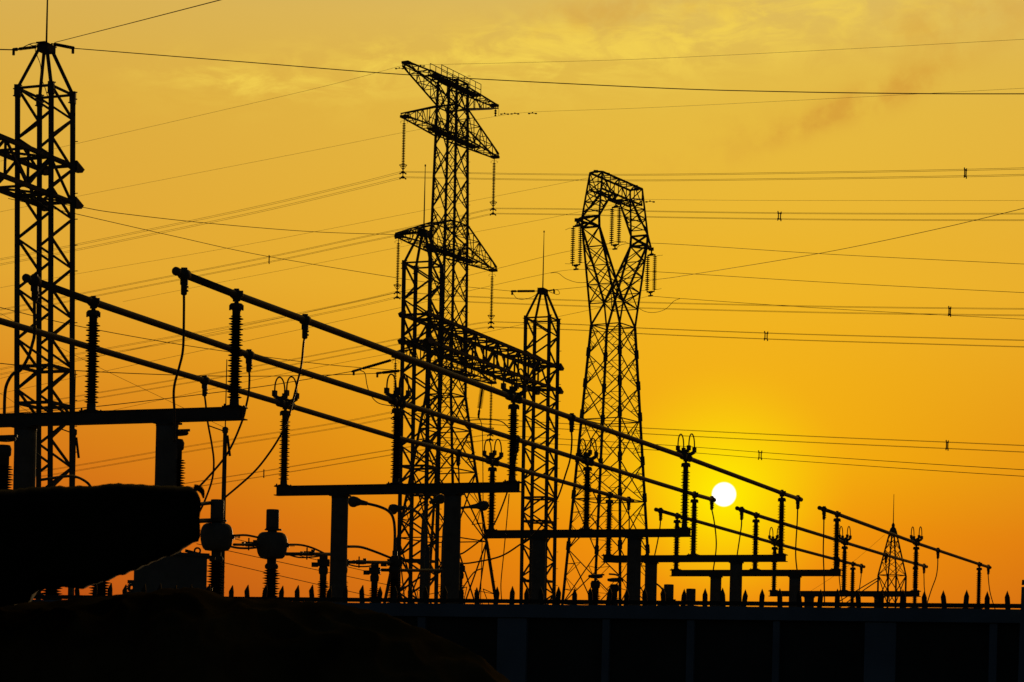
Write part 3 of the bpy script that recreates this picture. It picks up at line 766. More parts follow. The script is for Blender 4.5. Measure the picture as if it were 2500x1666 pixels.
# wires of the goblet pylon
def Y2r(x): return Y2+(150-Y2)*(x-1500)/1000
wire('single conductor running right from the left strings of the goblet pylon', [TB[0], (1580, 662.8, Y2r(1580)), (2040, 691, Y2r(2040)), (2560, 718, Y2r(2560))], .017)
wire('single conductor running right from the middle strings of the goblet pylon', [TB[1], (1580, 593.7, Y2r(1580)), (2040, 622, Y2r(2040)), (2560, 648, Y2r(2560))], .017)
wire('single conductor running right from the right strings of the goblet pylon', [TB[2], (1660, 729, Y2r(1660)), (2040, 755, Y2r(2040)), (2560, 783, Y2r(2560))], .017)
wire('single conductor running left from the middle strings of the goblet pylon', [(-60, 938, 178), (183, 883, 178), (279, 863, 177), (600, 795, 176), (979, 712, 174), (1210, 657, 172), (1398, 612, 171), TB[1]], .012)
wire('single conductor running left from the left strings of the goblet pylon', [(-60, 974, 178), (160, 927, 178), (592, 835, 176), (984, 750, 174), (1156, 708, 172), (1341, 667, 171), TB[0]], .012)
wire('single conductor running left from the right strings of the goblet pylon', [(240, 1010, 178), (654, 921, 176), (979, 858, 174), (1172, 815, 173), (1363, 773.5, 172), (1440, 757, 171), TB[2]], .012)
wire('slack jumper loop left of the goblet pylon', [(1344, 667, 171), (1362, 667, 171), (1382, 681, 171), (1410, 690, 171), (1440, 688, 170), (1462, 676, 170)], .018, name='jumper_wire')
wire('slack jumper loop hanging right of the goblet pylon', [(1552, 748, 170), (1575, 761, 170), (1600, 763, 170), (1625, 755, 170), (1645, 736, 169), (1660, 729.5, 168)], .018, name='jumper_wire')
wire('jumper arching through the window of the goblet pylon', [(1440, 604, 171), (1470, 600, 170), (1500, 591, 170), (1518, 590, 170), (1540, 596, 170)], .016, name='jumper_wire')
wire('earth wire running left from the left shoulder of the goblet pylon', [(-60, 714, 180), (183, 670, 180), (600, 598, 178), (1010, 519, 176), (1144, 492.6, 174), (1340, 454, 172), (1440, 434, 170)], .009)
wire('earth wire running left from the right shoulder of the goblet pylon', [(300, 737, 180), (485, 700, 180), (757, 647, 178), (1010, 597, 176), (1150, 569, 174), (1340, 533, 172), (1480, 504, 170), (1565, 487, 169)], .009)
wire('earth wire running right from the right shoulder of the goblet pylon', [(1565, 487, 169), (1800, 489.5, 164), (2100, 490, 158), (2560, 490, 150)], .009)
# wires of the gantry
pk = [uv(u, VG, PEAK) for u in GU]
wire('dark wire sagging right across the picture from the near lattice mast top', [(181, 118.5, YL-2), (600, 152, YL-2), (1010, 184, YL-4), (1580, 214, YL-7), (1900, 224, YL-9), (2250, 229, YL-11), (2560, 229.5, YL-13)], .012)
wire('wire rising steeply right from the near lattice mast top out of the picture', [(134, 104, YL), (330, 54, YL-14), (620, -21, YL-28)], .009)
wire('wire leaving left from the near lattice mast top', [(-60, 119.5, YL-1), (-10, 121, YL-1), (30, 122, YL-.5)], .017)
wire('wire dipping from the near mast girder to the middle mast top', [(90, 489, YL), (196, 505.6, YL+2), (282.5, 520, YL+4), (504, 545, YL+9), (761, 566, YL+17), (962, 573, YM-2)], .011)
wire('wire falling from the near lattice mast to the right mast top', [(20, 485, YL), (183, 522, YL+2), (420, 576, YL+10), (657, 627, YL+17), (1010, 685, YL+27), (1143, 701, YL+33), (1247, 711, YR-2)], .010)
wire('wire rising right from the right lattice mast top across the upper sky', [(1352, 708, YR), (1424, 701, YR-2), (1604, 682.6, YR-8), (1695, 669.5, YR-12), (2001, 619, YR-22), (2286, 560, YR-32), (2560, 494, YR-42)], .009)
wire('wire crossing behind the busbars to the foot of the middle mast girder', [(-60, 737, YL+1), (0, 751, YL+2), (183, 795, YL+5), (424, 839, YL+9), (646, 871.5, YL+14), (818, 892.6, YL+18), (990, 906, YM)], .012)
wire('nearly level wire behind the first post insulators ending near the middle mast', [(-60, 881, YL+1), (0, 887.5, YL+2), (183, 905, YL+5), (428, 916, YL+9), (611, 919, YL+13), (800, 916, YL+18), (925, 911.7, YM-3)], .014)
wire('wire rising right from behind the first beam to the middle mast', [(-60, 1018, YL+1), (0, 1012, YL+2), (244, 992, YL+6), (596, 950, YL+13), (740, 928, YL+17), (860, 907, YM-4)], .014)
wire('thin wire slanting down behind the left lattice mast', [(-60, 733, 120), (0, 765, 120), (183, 868, 118), (443, 994, 116), (560, 1050, 115)], .010)
wire('thin wire at the left edge slanting down behind the mast legs', [(-60, 935, 120), (0, 961, 120), (60, 1000, 120), (120, 1036, 120)], .010)
wire('highest of three thin wires slanting down behind the transformer heads', [(420, 1280, 95), (571.6, 1315.7, 97), (609, 1325, 98), (754, 1362.6, 100), (930, 1403, 104)], .015)
wire('middle one of three thin wires slanting down behind the transformer heads', [(480, 1328, 95), (628, 1360.6, 97), (779, 1393, 100), (960, 1431, 104)], .015)
wire('lowest of three thin wires slanting down behind the transformer heads', [(440, 1349, 95), (542, 1373, 96), (640, 1396, 97), (777, 1427.6, 100), (930, 1461, 104)], .015)
wire('fine guy wire left of the small distant tower', [(1950, 1462, 225), (2060, 1390, 226), (2160, 1306, 229)], .012)
wire('upper stay running down left from the small distant tower', [(2146, 1410, 228), (2105, 1434, 226), (2060, 1462, 224), (2030, 1480, 223)], .05, 'stays of the small tower')
wire('lower stay running down left from the small distant tower', [(2146, 1416, 228), (2115, 1437, 226), (2080, 1462, 224), (2050, 1484, 223)], .05, 'stays of the small tower')
wire('drop lead from the tilted insulator string to the ground', [(1168, 1018, YR-8), (1177, 1047, YR-8), (1179, 1150, YR-8), (1179, 1247, YR-8), (1176, 1360, YR-8), (1173, 1480, YR-8)], .02, name='jumper_wire')
wire('jumper curving over to the insulator of the second beam', [(1090, 1034, YR-8), (1130, 1028, YR-8), (1168, 1025, YR-8), (1200, 1025, YR-9), (1225, 1030, YR-12), (1243, 1046, YR-14)], .022, name='jumper_wire')
wire('thin drop lead below the end of the second beam', [(1243, 1206, 66), (1237, 1275, 66), (1229, 1360, 66), (1223, 1425, 66), (1225, 1470, 66)], .016, name='jumper_wire')
wire('slack jumper left of the middle lattice mast', [(880, 905, YM-5), (891, 912, YM-5), (896, 940, YM-5), (905, 965, YM-5), (925, 985, YM-5), (962, 992, YM-4)], .018, name='jumper_wire')
# tension (dead-end) insulators
def deadend(p0, p1, lab, r=.06, n=16, Y=None):
    a, b = at(*p0), at(*p1); d = (b-a); ln = d.length; d.normalize()
    t = thing('tension_insulator', a, lab, 'insulator string', 'tension insulators of the gantry')
    m = MB(); pr = [(.02, 0), (.02, ln*.12)]
    for i in range(n):
        z = ln*(.14+.62*i/n); pr += [(.03, z), (r, z+ln*.012), (.03, z+ln*.026)]
    m.lathe(a, pr+[(.025, ln*.8), (.02, ln)], 8, d); m.build('disc_column', GLASS, t)
    c = MB(); c.lathe(a+d*ln*.80, [(.03, 0), (.05, .02), (.05, ln*.16), (.02, ln*.2)], 8, d); c.bar(a+d*ln*.95, a+d*ln*.95-Vector((0, 0, .16)), .06)
    c.build('strain_clamp', FIT, t)
deadend((97, 114, YL), (30, 122, YL-.5), 'tension insulator pointing left off the near lattice mast top', .05)
deadend((126, 107, YL), (181, 118, YL-1.5), 'tension insulator pointing right off the near lattice mast top', .05)
deadend((1026, 567, YM), (963, 574, YM-1), 'tension insulator pointing left off the middle lattice mast top', .06)
deadend((1314, 711, YR), (1247, 711.5, YR-1), 'tension insulator pointing left off the right lattice mast top', .06)
deadend((1332, 711, YR), (1354, 708, YR), 'short tension insulator pointing right off the right lattice mast top', .05, 6)
deadend((968, 876, YM-.5), (858, 908, YM-4), 'tension insulator sloping down left from the middle mast girder', .06)
deadend((982, 905, YM-.5), (918, 912, YM-3), 'short level tension insulator left of the middle mast', .06)
deadend((1179, 938, YR-8), (1168, 1017, YR-8), 'tilted insulator string under the lattice girder', .12, 18)
def looptube(pts, lab, r=.012):
    wire(lab, pts, r, 'jumper loops on the mast tops', 'jumper_wire')
looptube([(40, 125, YL), (62, 113, YL), (80, 106, YL), (95, 107, YL), (82, 112, YL), (70, 108, YL)], 'small loop of jumper left of the near mast top')
looptube([(90, 112, YL-.4), (86, 122, YL-.4), (92, 140, YL-.4), (99, 160, YL-.4), (101, 190, YL-.4), (110, 215, YL-.4), (116, 235, YL-.4)], 'earthing lead down the top of the near lattice mast')
looptube([(1252, 716, YR-.6), (1262, 729, YR-.6), (1280, 731, YR-.6), (1300, 725, YR-.6), (1316, 714, YR-.6)], 'slack jumper under the right mast top tension insulator')
looptube([(1340, 712, YR), (1358, 719, YR), (1366, 717, YR), (1362, 709, YR), (1352, 708, YR)], 'small loop of jumper right of the right mast top')

# ------------------------------------------------------------------ slim lightning poles behind the first beam
def lpole(px0, Y, rows, lab):
    (xt, yt), (xm, ym), (xb, yb) = rows
    top, mid, bot = at(xt, yt, Y), at(xm, ym, Y), at(xb, yb, Y)
    x, y = mid.x, mid.y
    t = thing('lightning_pole', (x, y, 0), lab, 'pole', 'slim lightning poles')
    m = MB(); m.lathe((x, y, 0), [(.085, 0), (.075, 3), (.055, mid.z-.15), (.08, mid.z-.12), (.08, mid.z), (.03, mid.z+.03)], 12); m.build('shaft', CONC, t)
    m = MB(); m.lathe((x, y, mid.z), [(.016, 0), (.012, top.z-mid.z)], 6); m.build('rod', STEEL, t)
    m = MB(); m.bar((x, y, mid.z-.1), (x-.45, y, mid.z+.05), .03); m.bar((x+.06, y, mid.z-.2), (x+.14, y, mid.z-.75), .05); m.build('bracket', FIT, t)
lpole(550, 62.5, ((555, 878), (550, 1045), (541, 1222)), 'slim lightning pole rising behind the end of the first beam')
lpole(181, 62.5, ((186, 905), (181, 1050), (178, 1180)), 'slim lightning pole beside the right leg of the near lattice mast')

# ------------------------------------------------------------------ current transformers and switchgear posts
def m_px(Y): return Y/F
def ct(px, py_top, Y, lab, sc=1.0, full=True):
    p = at(px, py_top, Y); zt = p.z; x, y = p.x, p.y
    t = thing('current_transformer', (x, y, 0), lab, 'current transformer', 'current transformers with can shaped tops')
    z = lambda d: zt-d*sc
    c = MB(); c.lathe((x, y, z(.52)), [(.17, 0), (.178, .02), (.178, .49*sc), (.165, .515*sc), (.05, .52*sc)], 24); c.build('expansion_can', PAINT, t)
    c = MB(); c.lathe((x, y, z(.585)), [(.13, -.05), (.13, 0), (.215, .005), (.215, .03), (.19, .035), (.19, .062)], 24); c.box((x+.17, y, z(.56)), (.18, .06, .05)); c.build('flange', FIT, t)
    h = MB(); h.lathe((x, y, z(1.36)), [(.20, 0), (.30, .01), (.355, .06), (.40, .16), (.425, .28), (.432, .42), (.425, .52), (.40, .61), (.355, .68), (.29, .72), (.14, .735)], 28)
    h.box((x+.42, y, z(.98)), (.10, .10, .12)); h.build('head', PAINT, t)
    k = MB()
    for j in range(5): k.lathe((x+.46+.035*j, y, z(.98)), [(.03, 0), (.045, .008), (.03, .02)], 8, (1, 0, 0))
    k.build('terminal', FIT, t)
    n = MB(); n.lathe((x, y, z(1.66)), [(.13, 0), (.18, .03), (.19, .10), (.16, .15), (.13, .17), (.13, .305)], 20); n.build('neck', FIT, t)
    b = MB(); zb = z(1.665); b.lathe((x, y, 0), shed_profile(max(zb-2.1, .5), zb, 15, .122, .245, .20), 24, (0, 0, 1), False); b.build('porcelain_column', PORC, t)
    s = MB(); s.lathe((x, y, 0), [(.22, 0), (.20, max(zb-2.14, .4)), (.26, max(zb-2.13, .41)), (.26, max(zb-2.1, .49))], 16); s.build('support', CONC, t)
ct(531, 1220, 62.0, 'left current transformer with barrel head and can top beside the tarpaulin')
ct(666, 1244, 64.6, 'second current transformer with barrel head, left of the second beam column')
ct(1633, 1427, 84.0, 'can top of a current transformer just above the fence right of the fourth beam column')
ct(1687, 1437.5, 87.0, 'lower can top of a current transformer left of the fifth beam column')

def swpost(px, py, Y, lab, rad=1.0, head='block'):
    p = at(px, py, Y); x, y, zt = p
    t = thing('switch_post', (x, y, 0), lab, 'switch post', 'disconnector switch posts')
    h = MB()
    if head == 'block':
        h.box((x, y, zt-.10), (.34*rad, .24, .20)); h.box((x-.25*rad, y, zt-.16), (.18, .14, .13)); h.lathe((x, y, zt-.02), [(.1, 0), (.12, .03), (.12, .12), (.06, .14)], 10)
    else:
        h.lathe((x, y, zt-.12), [(.13, 0), (.19*rad, .02), (.21*rad, .05), (.20*rad, .10), (.10, .12)], 20, (0, 0, 1), False)
        h.bar((x-.1, y, zt-.02), (x+.28, y, zt), .05)
    h.build('head', FIT, t)
    n = MB(); n.lathe((x, y, zt-.62), [(.10*rad, 0), (.10*rad, .18), (.13*rad, .21), (.14*rad, .34), (.11*rad, .42)], 14); n.build('neck', FIT, t)
    b = MB(); zb = zt-.625; b.lathe((x, y, 0), shed_profile(zb-1.5, zb, 14, .085*rad, .17*rad, .15*rad), 20, (0, 0, 1), False); b.build('porcelain_column', PORC, t)
    s = MB(); s.lathe((x, y, 0), [(.16, 0), (.15, zb-1.53), (.2, zb-1.52), (.2, zb-1.5)], 12); s.build('support', CONC, t)
swpost(790, 1366, 67.5, 'switch post left of the second beam left column')
swpost(838, 1366, 70.0, 'switch post mostly hidden behind the second beam left column')
swpost(915, 1386, 71.5, 'switch post right of the second beam left column')
swpost(964, 1366, 72.0, 'stout switch post in front of the middle lattice mast foot', 1.35)
swpost(1086, 1384, 76.0, 'switch post left of the second beam right column')
swpost(1122, 1382, 78.0, 'switch post right behind the second beam right column', 1.1)
swpost(1454, 1403, 74.0, 'wide bushing with a flat hat at the goblet pylon foot', 1.12, 'hat')
swpost(1500, 1412, 76.0, 'second wide bushing right of the flat hatted one', 1.12, 'hat')
swpost(432, 1050, 50.0, 'large ribbed bushing beside the first beam column', 1.2, 'hat')
swpost(10, 1064, 49.0, 'large ribbed bushing at the left picture edge', 1.2, 'hat')
swpost(246, 1336, 46.0, 'ribbed bushing in the gap below the canvas canopy', 1.3, 'hat')
swpost(128, 1336, 46.0, 'dark bushing at the left of the gap below the canvas canopy', 1.3, 'hat')
def arm(pts, lab, r=.045, extra=None, cat='contact arm', grp='contact arms of the disconnectors'):
    P = [at(*p) for p in pts]
    o = MB().tube(catmull(P, 6), r, 8).build('contact_arm', FIT, None, (lab, cat, grp))
    if extra:
        q = at(*extra); k = MB()
        k.box(q, (.24, .10, .13)); k.bar(q+Vector((-.03, 0, -.17)), q+Vector((-.03, 0, .17)), .03); k.box(q+Vector((.14, 0, .03)), (.10, .12, .17)); k.box(q+Vector((-.18, 0, 0)), (.08, .12, .11))
        k.build('contact', FIT, o)
    return o
arm([(698, 1353, 65), (760, 1353, 66), (842, 1354, 68.5)], 'upper contact arm between the second transformer and the beam column', .05, (752, 1352, 66))
arm([(846, 1373, 69), (900, 1373, 70), (962, 1374, 72)], 'contact arm between the beam column and the stout switch post', .05, (879, 1373, 70))
arm([(932, 1392, 71.5), (1000, 1393, 73), (1088, 1393, 76)], 'contact arm passing across the feet of the middle lattice mast', .05)
arm([(571, 1308, 62), (600, 1307, 63), (628, 1312, 64.5)], 'upper link cable between the two current transformers', .03, None, 'cable', 'cables between the transformers')
arm([(571, 1330, 62), (598, 1330, 63), (626, 1328, 64.5)], 'middle link rod between the two current transformers', .035, (610, 1329, 64), 'cable', 'cables between the transformers')
arm([(560, 1334, 62), (580, 1338, 63), (605, 1339, 63.5), (628, 1337, 64.5)], 'lower link cable between the two current transformers', .03, None, 'cable', 'cables between the transformers')
arm([(702, 1330, 64.6), (735, 1331, 65.5), (765, 1339, 66), (795, 1353, 67)], 'cable arching right from the second current transformer', .03, None, 'cable', 'cables between the transformers')
arm([(848, 1335, 69), (880, 1336, 70), (915, 1347, 71), (960, 1365, 72)], 'cable arching right from behind the beam column', .04, None, 'cable', 'cables between the transformers')
arm([(705, 1355, 65), (728, 1361, 65.5), (755, 1361, 66), (790, 1357, 67)], 'slack cable under the upper contact arm', .022, None, 'cable', 'cables between the transformers')
arm([(846, 1377, 69), (870, 1383, 70), (900, 1383, 70.5), (925, 1376, 71)], 'slack cable under the contact arm right of the beam column', .022, None, 'cable', 'cables between the transformers')
arm([(1488, 1402, 74), (1505, 1404, 75), (1517, 1412, 76), (1520, 1420, 76)], 'bent lead on top of the wide bushings', .03, None, 'cable', 'cables between the transformers')
arm([(1600, 1424, 82), (1612, 1433, 82.5), (1622, 1446, 83), (1628, 1455, 84)], 'bent lead reaching the can top beside the fourth beam column', .03, None, 'cable', 'cables between the transformers')
arm([(458, 1240, 60), (485, 1232, 61), (516, 1228, 62)], 'cable from the canopy edge to the left current transformer can', .05, None, 'cable', 'cables between the transformers')
arm([(458, 1275, 60), (490, 1272, 61), (520, 1271, 62)], 'rod from the canopy edge to the left current transformer flange', .06, None, 'contact arm')
arm([(100, 1172, 58), (165, 1163, 59), (190, 1166, 59.5), (212, 1178, 60), (222, 1190, 60)], 'curved lead above the canopy right of the lattice mast leg', .035, None, 'cable', 'cables between the transformers')
arm([(1180, 1388, 74), (1155, 1400, 74), (1120, 1452, 74)], 'slack lead sagging beside the tall pylon leg', .02, None, 'cable', 'cables between the transformers')

# ------------------------------------------------------------------ breaker cabinet seen under the canopy
Yc = 40.0; t = thing('breaker_tank', at(410, 1400, Yc)*1, 'blue grey breaker tank with lifting eyes below the canopy', 'tank')
p0, p1 = at(318, 1452, Yc), at(497, 1356, Yc)
wd, ht = p1.x-p0.x, p1.z-p0.z; cxm = (p0.x+p1.x)/2
ry = Vector((cxm, Yc, 0)).normalized(); rx = Vector((ry.y, -ry.x, 0)); cab = (rx, ry, Vector((0, 0, 1)))
m = MB(); m.box((cxm, Yc+.4, p0.z+ht/2-.6), (wd, .6, ht+1.2), cab); m.box((cxm, Yc+.4, p1.z+.02), (wd+.08, .66, .05), cab); m.build('body', PAINT, t)
m = MB()
for sg in (-1, 1):
    e = Vector((cxm+sg*(wd/2+.045), Yc+.4, at(0, 1432, Yc).z-.05*sg))
    nn = 14
    for k in range(nn):
        a0, a1 = 2*math.pi*k/nn, 2*math.pi*(k+1)/nn
        m.bar(e+Vector((.055*math.cos(a0), 0, .055*math.sin(a0))), e+Vector((.055*math.cos(a1), 0, .055*math.sin(a1))), .06, .05)
    m.box(e-Vector((0, 0, .11)), (.14, .05, .08)); m.box(e+Vector((0, 0, .10)), (.14, .05, .06))
m.build('lug', PAINT, t)
m = MB()
q = Vector((cxm+wd*.37, Yc+.4, p1.z+.10))
m.tube([q+Vector((.05*math.cos(a), 0, .05*math.sin(a))) for a in [2*math.pi*k/14 for k in range(15)]], .018, 6); m.bar(q-Vector((0, 0, .1)), q-Vector((0, 0, .04)), .06)
m.bar(Vector((cxm+wd*.2, Yc+.4, p1.z+.10)), Vector((cxm+wd*.62, Yc+.4, p1.z-.02)), .05)
m.build('lifting_eye', FIT, t)

# ------------------------------------------------------------------ street lamps behind the second beam
def lamp(px_pole, Y, path, head0, head1, lab):
    b = at(px_pole, 1400, Y); t = thing('street_lamp', (b.x, b.y, 0), lab, 'street lamp', 'street lamps behind the second beam')
    P = [at(x, y, Y) for x, y in path]; base = Vector((b.x, b.y, 0))
    m = MB(); m.tube([base, Vector((b.x, b.y, P[-1].z-.9)), Vector((b.x, b.y, P[-1].z))], [.10, .09, .085], 10); m.build('pole', PAINT, t)
    m = MB(); m.tube(catmull(P, 8), .045, 8); m.build('arm', PAINT, t)
    a, c = at(*head0, Y), at(*head1, Y); d = (c-a); ln = d.length; d.normalize()
    m = MB(); m.lathe(a, [(.04, 0), (.065, .02), (.09, ln*.35), (.15, ln*.55), (.165, ln*.75), (.14, ln*.9), (.05, ln)], 16, d); hd = m.build('lamp_head', PAINT, t)
    m = MB(); m.sphere(a+d*ln*.72-Vector((0, 0, .09)), .145, 10, .7); m.build('lens', LAMPG, hd)
lamp(963, 74, [(897, 1230), (925, 1237), (948, 1248), (960, 1266), (964, 1300), (963, 1345)], (898, 1230), (849, 1222), 'street lamp with long arm reaching left to the beam column')
lamp(1042, 78, [(985, 1240), (1010, 1246), (1030, 1262), (1040, 1290), (1041, 1335)], (988, 1240), (948, 1244), 'street lamp whose head shows left of the middle mast legs')
lamp(1031, 84, [(1046, 1231), (1040, 1240), (1034, 1260), (1031, 1300)], (1048, 1228), (1086, 1214), 'street lamp tucked under the second beam, head tilting up right')
lamp(1082, 82, [(1148, 1238), (1120, 1242), (1098, 1256), (1085, 1280), (1082, 1320)], (1146, 1238), (1194, 1233), 'street lamp with head pointing right of the beam column')

# ------------------------------------------------------------------ boundary wall, spiked fence, end post
WA, WB_ = at(-350, 1463, 21.6), at(2560, 1489, 18.76)
zwall = (at(840, 1474.5, 20.5).z+WB_.z)/2
wx = (WB_-WA); wx.z = 0; wx.normalize(); WA = WA-wx*14; WB_ = WB_+wx*16
wd_ = Vector((WB_.x-WA.x, WB_.y-WA.y, 0)); WLEN = wd_.length; wd_.normalize(); wn = Vector((wd_.y, -wd_.x, 0))   # wn points to the camera side
if wn.y > 0: wn = -wn
w0 = Vector((WA.x, WA.y, 0)); AX = (wd_, wn, Vector((0, 0, 1)))
def wpx(px):                                                       # distance along the wall seen at column px
    d = pixdir(px, 1500); Yy = w0.dot(wn)/Vector((d.x, 1, 0)).dot(wn); return (Vector((d.x*Yy, Yy, 0))-w0).dot(wd_)
t = thing('boundary_wall', w0+wd_*WLEN/2, 'long blue grey boundary wall with recessed dark panels', 'wall')
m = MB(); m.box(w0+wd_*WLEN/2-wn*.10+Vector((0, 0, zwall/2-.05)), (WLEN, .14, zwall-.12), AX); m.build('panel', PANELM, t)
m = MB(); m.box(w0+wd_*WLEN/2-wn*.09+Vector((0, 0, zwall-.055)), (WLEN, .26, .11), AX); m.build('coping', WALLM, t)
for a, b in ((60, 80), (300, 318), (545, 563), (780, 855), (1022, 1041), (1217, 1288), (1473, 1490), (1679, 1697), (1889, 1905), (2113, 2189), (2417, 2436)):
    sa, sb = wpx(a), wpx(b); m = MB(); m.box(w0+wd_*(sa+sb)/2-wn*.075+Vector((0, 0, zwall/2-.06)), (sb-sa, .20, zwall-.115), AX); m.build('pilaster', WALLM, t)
t = thing('spiked_fence', w0+wd_*WLEN/2-wn*.09+Vector((0, 0, zwall)), 'low black spiked fence rail along the top of the wall', 'fence')
m = MB(); m.box(w0+wd_*WLEN/2-wn*.09+Vector((0, 0, zwall+.032)), (WLEN, .02, .036), AX); m.build('rail', FENCEM, t)
pick = [182, 222, 260, 298, 340, 380, 420, 460, 499, 557, 597, 637, 679, 719, 756, 795, 836, 878, 918, 957, 996, 1036, 1078, 1120, 1160, 1204.5, 1244, 1281, 1318, 1356, 1397.6, 1438, 1480, 1524, 1570, 1617, 1663.5, 1717, 1762, 1812, 1855.5, 1901, 1950, 1997.6, 2041, 2094, 2146, 2200, 2255, 2304, 2355, 2408, 2459.5]
for k, px in enumerate(pick):
    c = w0+wd_*wpx(px)-wn*.062; h = .031; top = zwall+.155+.006*((k*7) % 3-1); q = MB()
    lean = .004*((k*5) % 7-3)
    for yy in (0,):
        a = [c-wd_*h/1.5, c+wd_*h/1.5]
        pts = [a[0]+Vector((0, 0, zwall+.001)), a[1]+Vector((0, 0, zwall+.001)), a[1]+Vector((0, 0, top-.055))+wd_*lean, c+Vector((0, 0, top))+wd_*(lean+(.012 if px < 900 else 0)), a[0]+Vector((0, 0, top-.055))+wd_*lean]
        q.add([p+wn*.008 for p in pts]+[p-wn*.008 for p in pts], [(0, 1, 2, 3, 4), (9, 8, 7, 6, 5)]+[(i, i+5, (i+1) % 5+5, (i+1) % 5) for i in range(5)])
    q.build('picket', FENCEM, t)
# post at the right edge of the picture
b = at(2503, 1500, 18.6); t = thing('gate_post', (b.x, b.y, 0), 'blue grey gate post with a separate cap at the right edge', 'post')
z0, z1_, z2_ = at(2500, 1434, 18.6).z, at(2500, 1428, 18.6).z, at(2500, 1417, 18.6).z
ry = Vector((b.x, b.y, 0)).normalized(); rx = Vector((ry.y, -ry.x, 0)); zz = Vector((0, 0, 1)); c0 = Vector((b.x, b.y, 0))
def taper(za, wa, zb_, wb):
    vs = [c0+rx*(wq*sx)+ry*(.06*sy)+zz*zq for zq, wq in ((za, wa), (zb_, wb)) for sx, sy in ((-1, -1), (1, -1), (1, 1), (-1, 1))]
    return MB().add(vs, [(3, 2, 1, 0), (4, 5, 6, 7), (0, 1, 5, 4), (1, 2, 6, 5), (2, 3, 7, 6), (3, 0, 4, 7)])
taper(0, .075, z0, .034).build('shaft', WALLM, t)
m = taper(z1_, .033, z2_, .031); m.bar(c0+zz*z0, c0+zz*z1_, .012); m.build('cap', PAINT, t)

# ------------------------------------------------------------------ foreground: canvas canopy and tarpaulin heap
def interp(tab, x):
    for (a, va), (b, vb) in zip(tab, tab[1:]):
        if x <= b: k = max(0, (x-a)/(b-a)); k = k*k*(3-2*k)*.3+k*.7; return va+(vb-va)*k
    return tab[-1][1]
Yc = 7.0
topT = [(-120, 1203), (0, 1196), (150, 1188), (300, 1182), (400, 1186), (462, 1187), (478, 1192), (486, 1203)]
botT = [(-120, 1482), (0, 1480), (80, 1472), (100, 1442), (170, 1436), (215, 1434), (250, 1424), (320, 1399), (400, 1364), (440, 1346), (486, 1322)]
t = thing('canvas_canopy', at(200, 1440, Yc), 'dark canvas canopy filling the left foreground above the tarpaulin heap', 'canopy')
m = MB(); nx, na = 90, 44; vs = []
for i in range(nx+1):
    px = -120+606*i/nx
    pt, pb = interp(topT, px)+4.5*noise.noise(Vector((px*.02, 3, 0)))+2.8*noise.noise(Vector((px*.07, 8, 0))), interp(botT, px)+6*noise.noise(Vector((px*.022, 5, 0)))+5*noise.noise(Vector((px*.06, 1, 0)))
    a, b = at(px, pt, Yc), at(px, pb, Yc); zc, hz = (a.z+b.z)/2, (a.z-b.z)/2
    for k in range(na):
        th = 2*math.pi*k/na; cz, cy = math.sin(th), math.cos(th)
        sgnp = lambda v, e: math.copysign(abs(v)**e, v)
        yy = Yc+.30*sgnp(cy, .35); zz = zc+hz*sgnp(cz, .3)
        fold = .022*noise.noise(Vector((a.x*7, zz*4, yy)))+.012*math.sin(a.x*16+zz*7)*max(0, -cy)
        zz2 = EYE+(zz-EYE)*yy/Yc
        xo = .012*noise.noise(Vector((7, zz*16, 1)))+.006*noise.noise(Vector((3, zz*45, 1))) if i > nx-6 else 0
        vs.append((a.x*yy/Yc+xo*(i-nx+6)/6, yy+(fold*2.2 if cy < 0 else 0), zz2))
fs = [(i*na+k, i*na+(k+1) % na, (i+1)*na+(k+1) % na, (i+1)*na+k) for i in range(nx) for k in range(na)]+[tuple(range(na-1, -1, -1)), tuple(nx*na+k for k in range(na))]
m.add(vs, fs, True); m.build('canvas', TARP2, t)
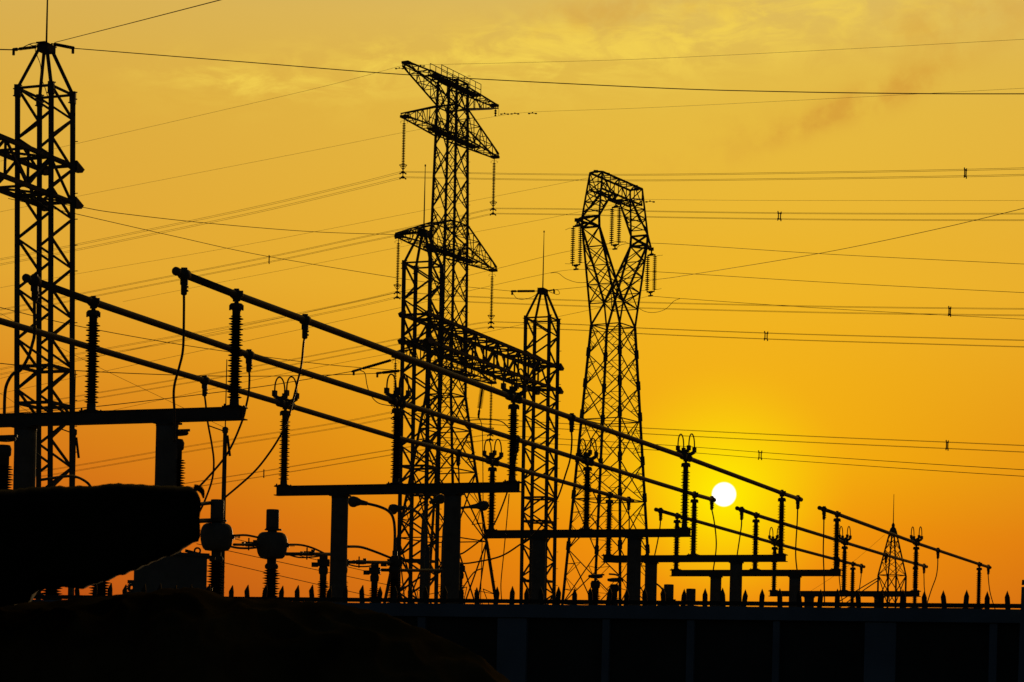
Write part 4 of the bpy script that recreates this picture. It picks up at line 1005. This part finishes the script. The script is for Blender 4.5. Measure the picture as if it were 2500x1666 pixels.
m = MB(); m.tube(catmull([at(474, 1190, Yc-.25), at(486, 1193, Yc-.25), at(494, 1202, Yc-.25), at(497, 1217, Yc-.25)], 5), [.009]*8+[.008, .008, .007, .006, .005, .004, .003, .002], 8); m.build('flap', TARP2, t)
pb = at(-70, 1440, Yc); m = MB(); m.lathe((pb.x, Yc+.05, 0), [(.05, 0), (.045, pb.z+.1)], 12); m.build('post', STEEL, t)
# heap
ridge = [(-200, 1476), (0, 1474), (70, 1472), (180, 1464), (300, 1456), (440, 1449), (510, 1453), (560, 1460), (640, 1466), (750, 1472), (850, 1480), (930, 1502), (1000, 1530), (1080, 1560), (1150, 1592), (1250, 1668), (1330, 1740)]
m = MB(); nx, ny = 260, 80; vs = []; Yr_ = 7.6
for i in range(nx+1):
    px = -200+1530*i/nx; zr = at(px, interp(ridge, px)+7*noise.noise(Vector((px*.011, 0, 4)))+3.5*noise.noise(Vector((px*.04, 0, 9)))+2*noise.noise(Vector((px*.11, 0, 2))), Yr_).z; x = at(px, 1500, Yr_).x
    for j in range(ny+1):
        f = j/ny
        if f < .2: yy = Yr_+.9*(1-f/.2); zz = zr-.55*(1-f/.2)**1.6
        else:
            k = (f-.2)/.8; yy = Yr_-1.9*k**.9; zz = zr*(1-k**2.2)-.04*k
            arch = .10*math.sin(x*6.1+1.3)+.05*math.sin(x*13.0+k*3)
            yy -= (arch*math.sin(min(1, k*2.4)*math.pi/2)+.06*noise.noise(Vector((x*5, k*4, 2.0))))*min(1, k*6)
            cr = 1-abs(noise.noise(Vector((x*3.2+k*1.5, k*6-x*1.2, 3.0))))*2.2; cr2 = 1-abs(noise.noise(Vector((x*8-k*2, k*11+x*2, 5.0))))*2.2
            yy -= (.07*cr+.025*cr2)*min(1, k*8)
            zz += (.05*noise.noise(Vector((x*4, k*5, 7.0)))+.02*cr2)*min(1, k*5)
        vs.append((x, yy, max(zz, -.03)))
fs = [(i*(ny+1)+j, (i+1)*(ny+1)+j, (i+1)*(ny+1)+j+1, i*(ny+1)+j+1) for i in range(nx) for j in range(ny)]
m.add(vs, fs, True)
m.build('tarpaulin_heap', TARP, None, ('olive brown tarpaulin draped in folds over a heap in the lower left foreground', 'tarpaulin'))
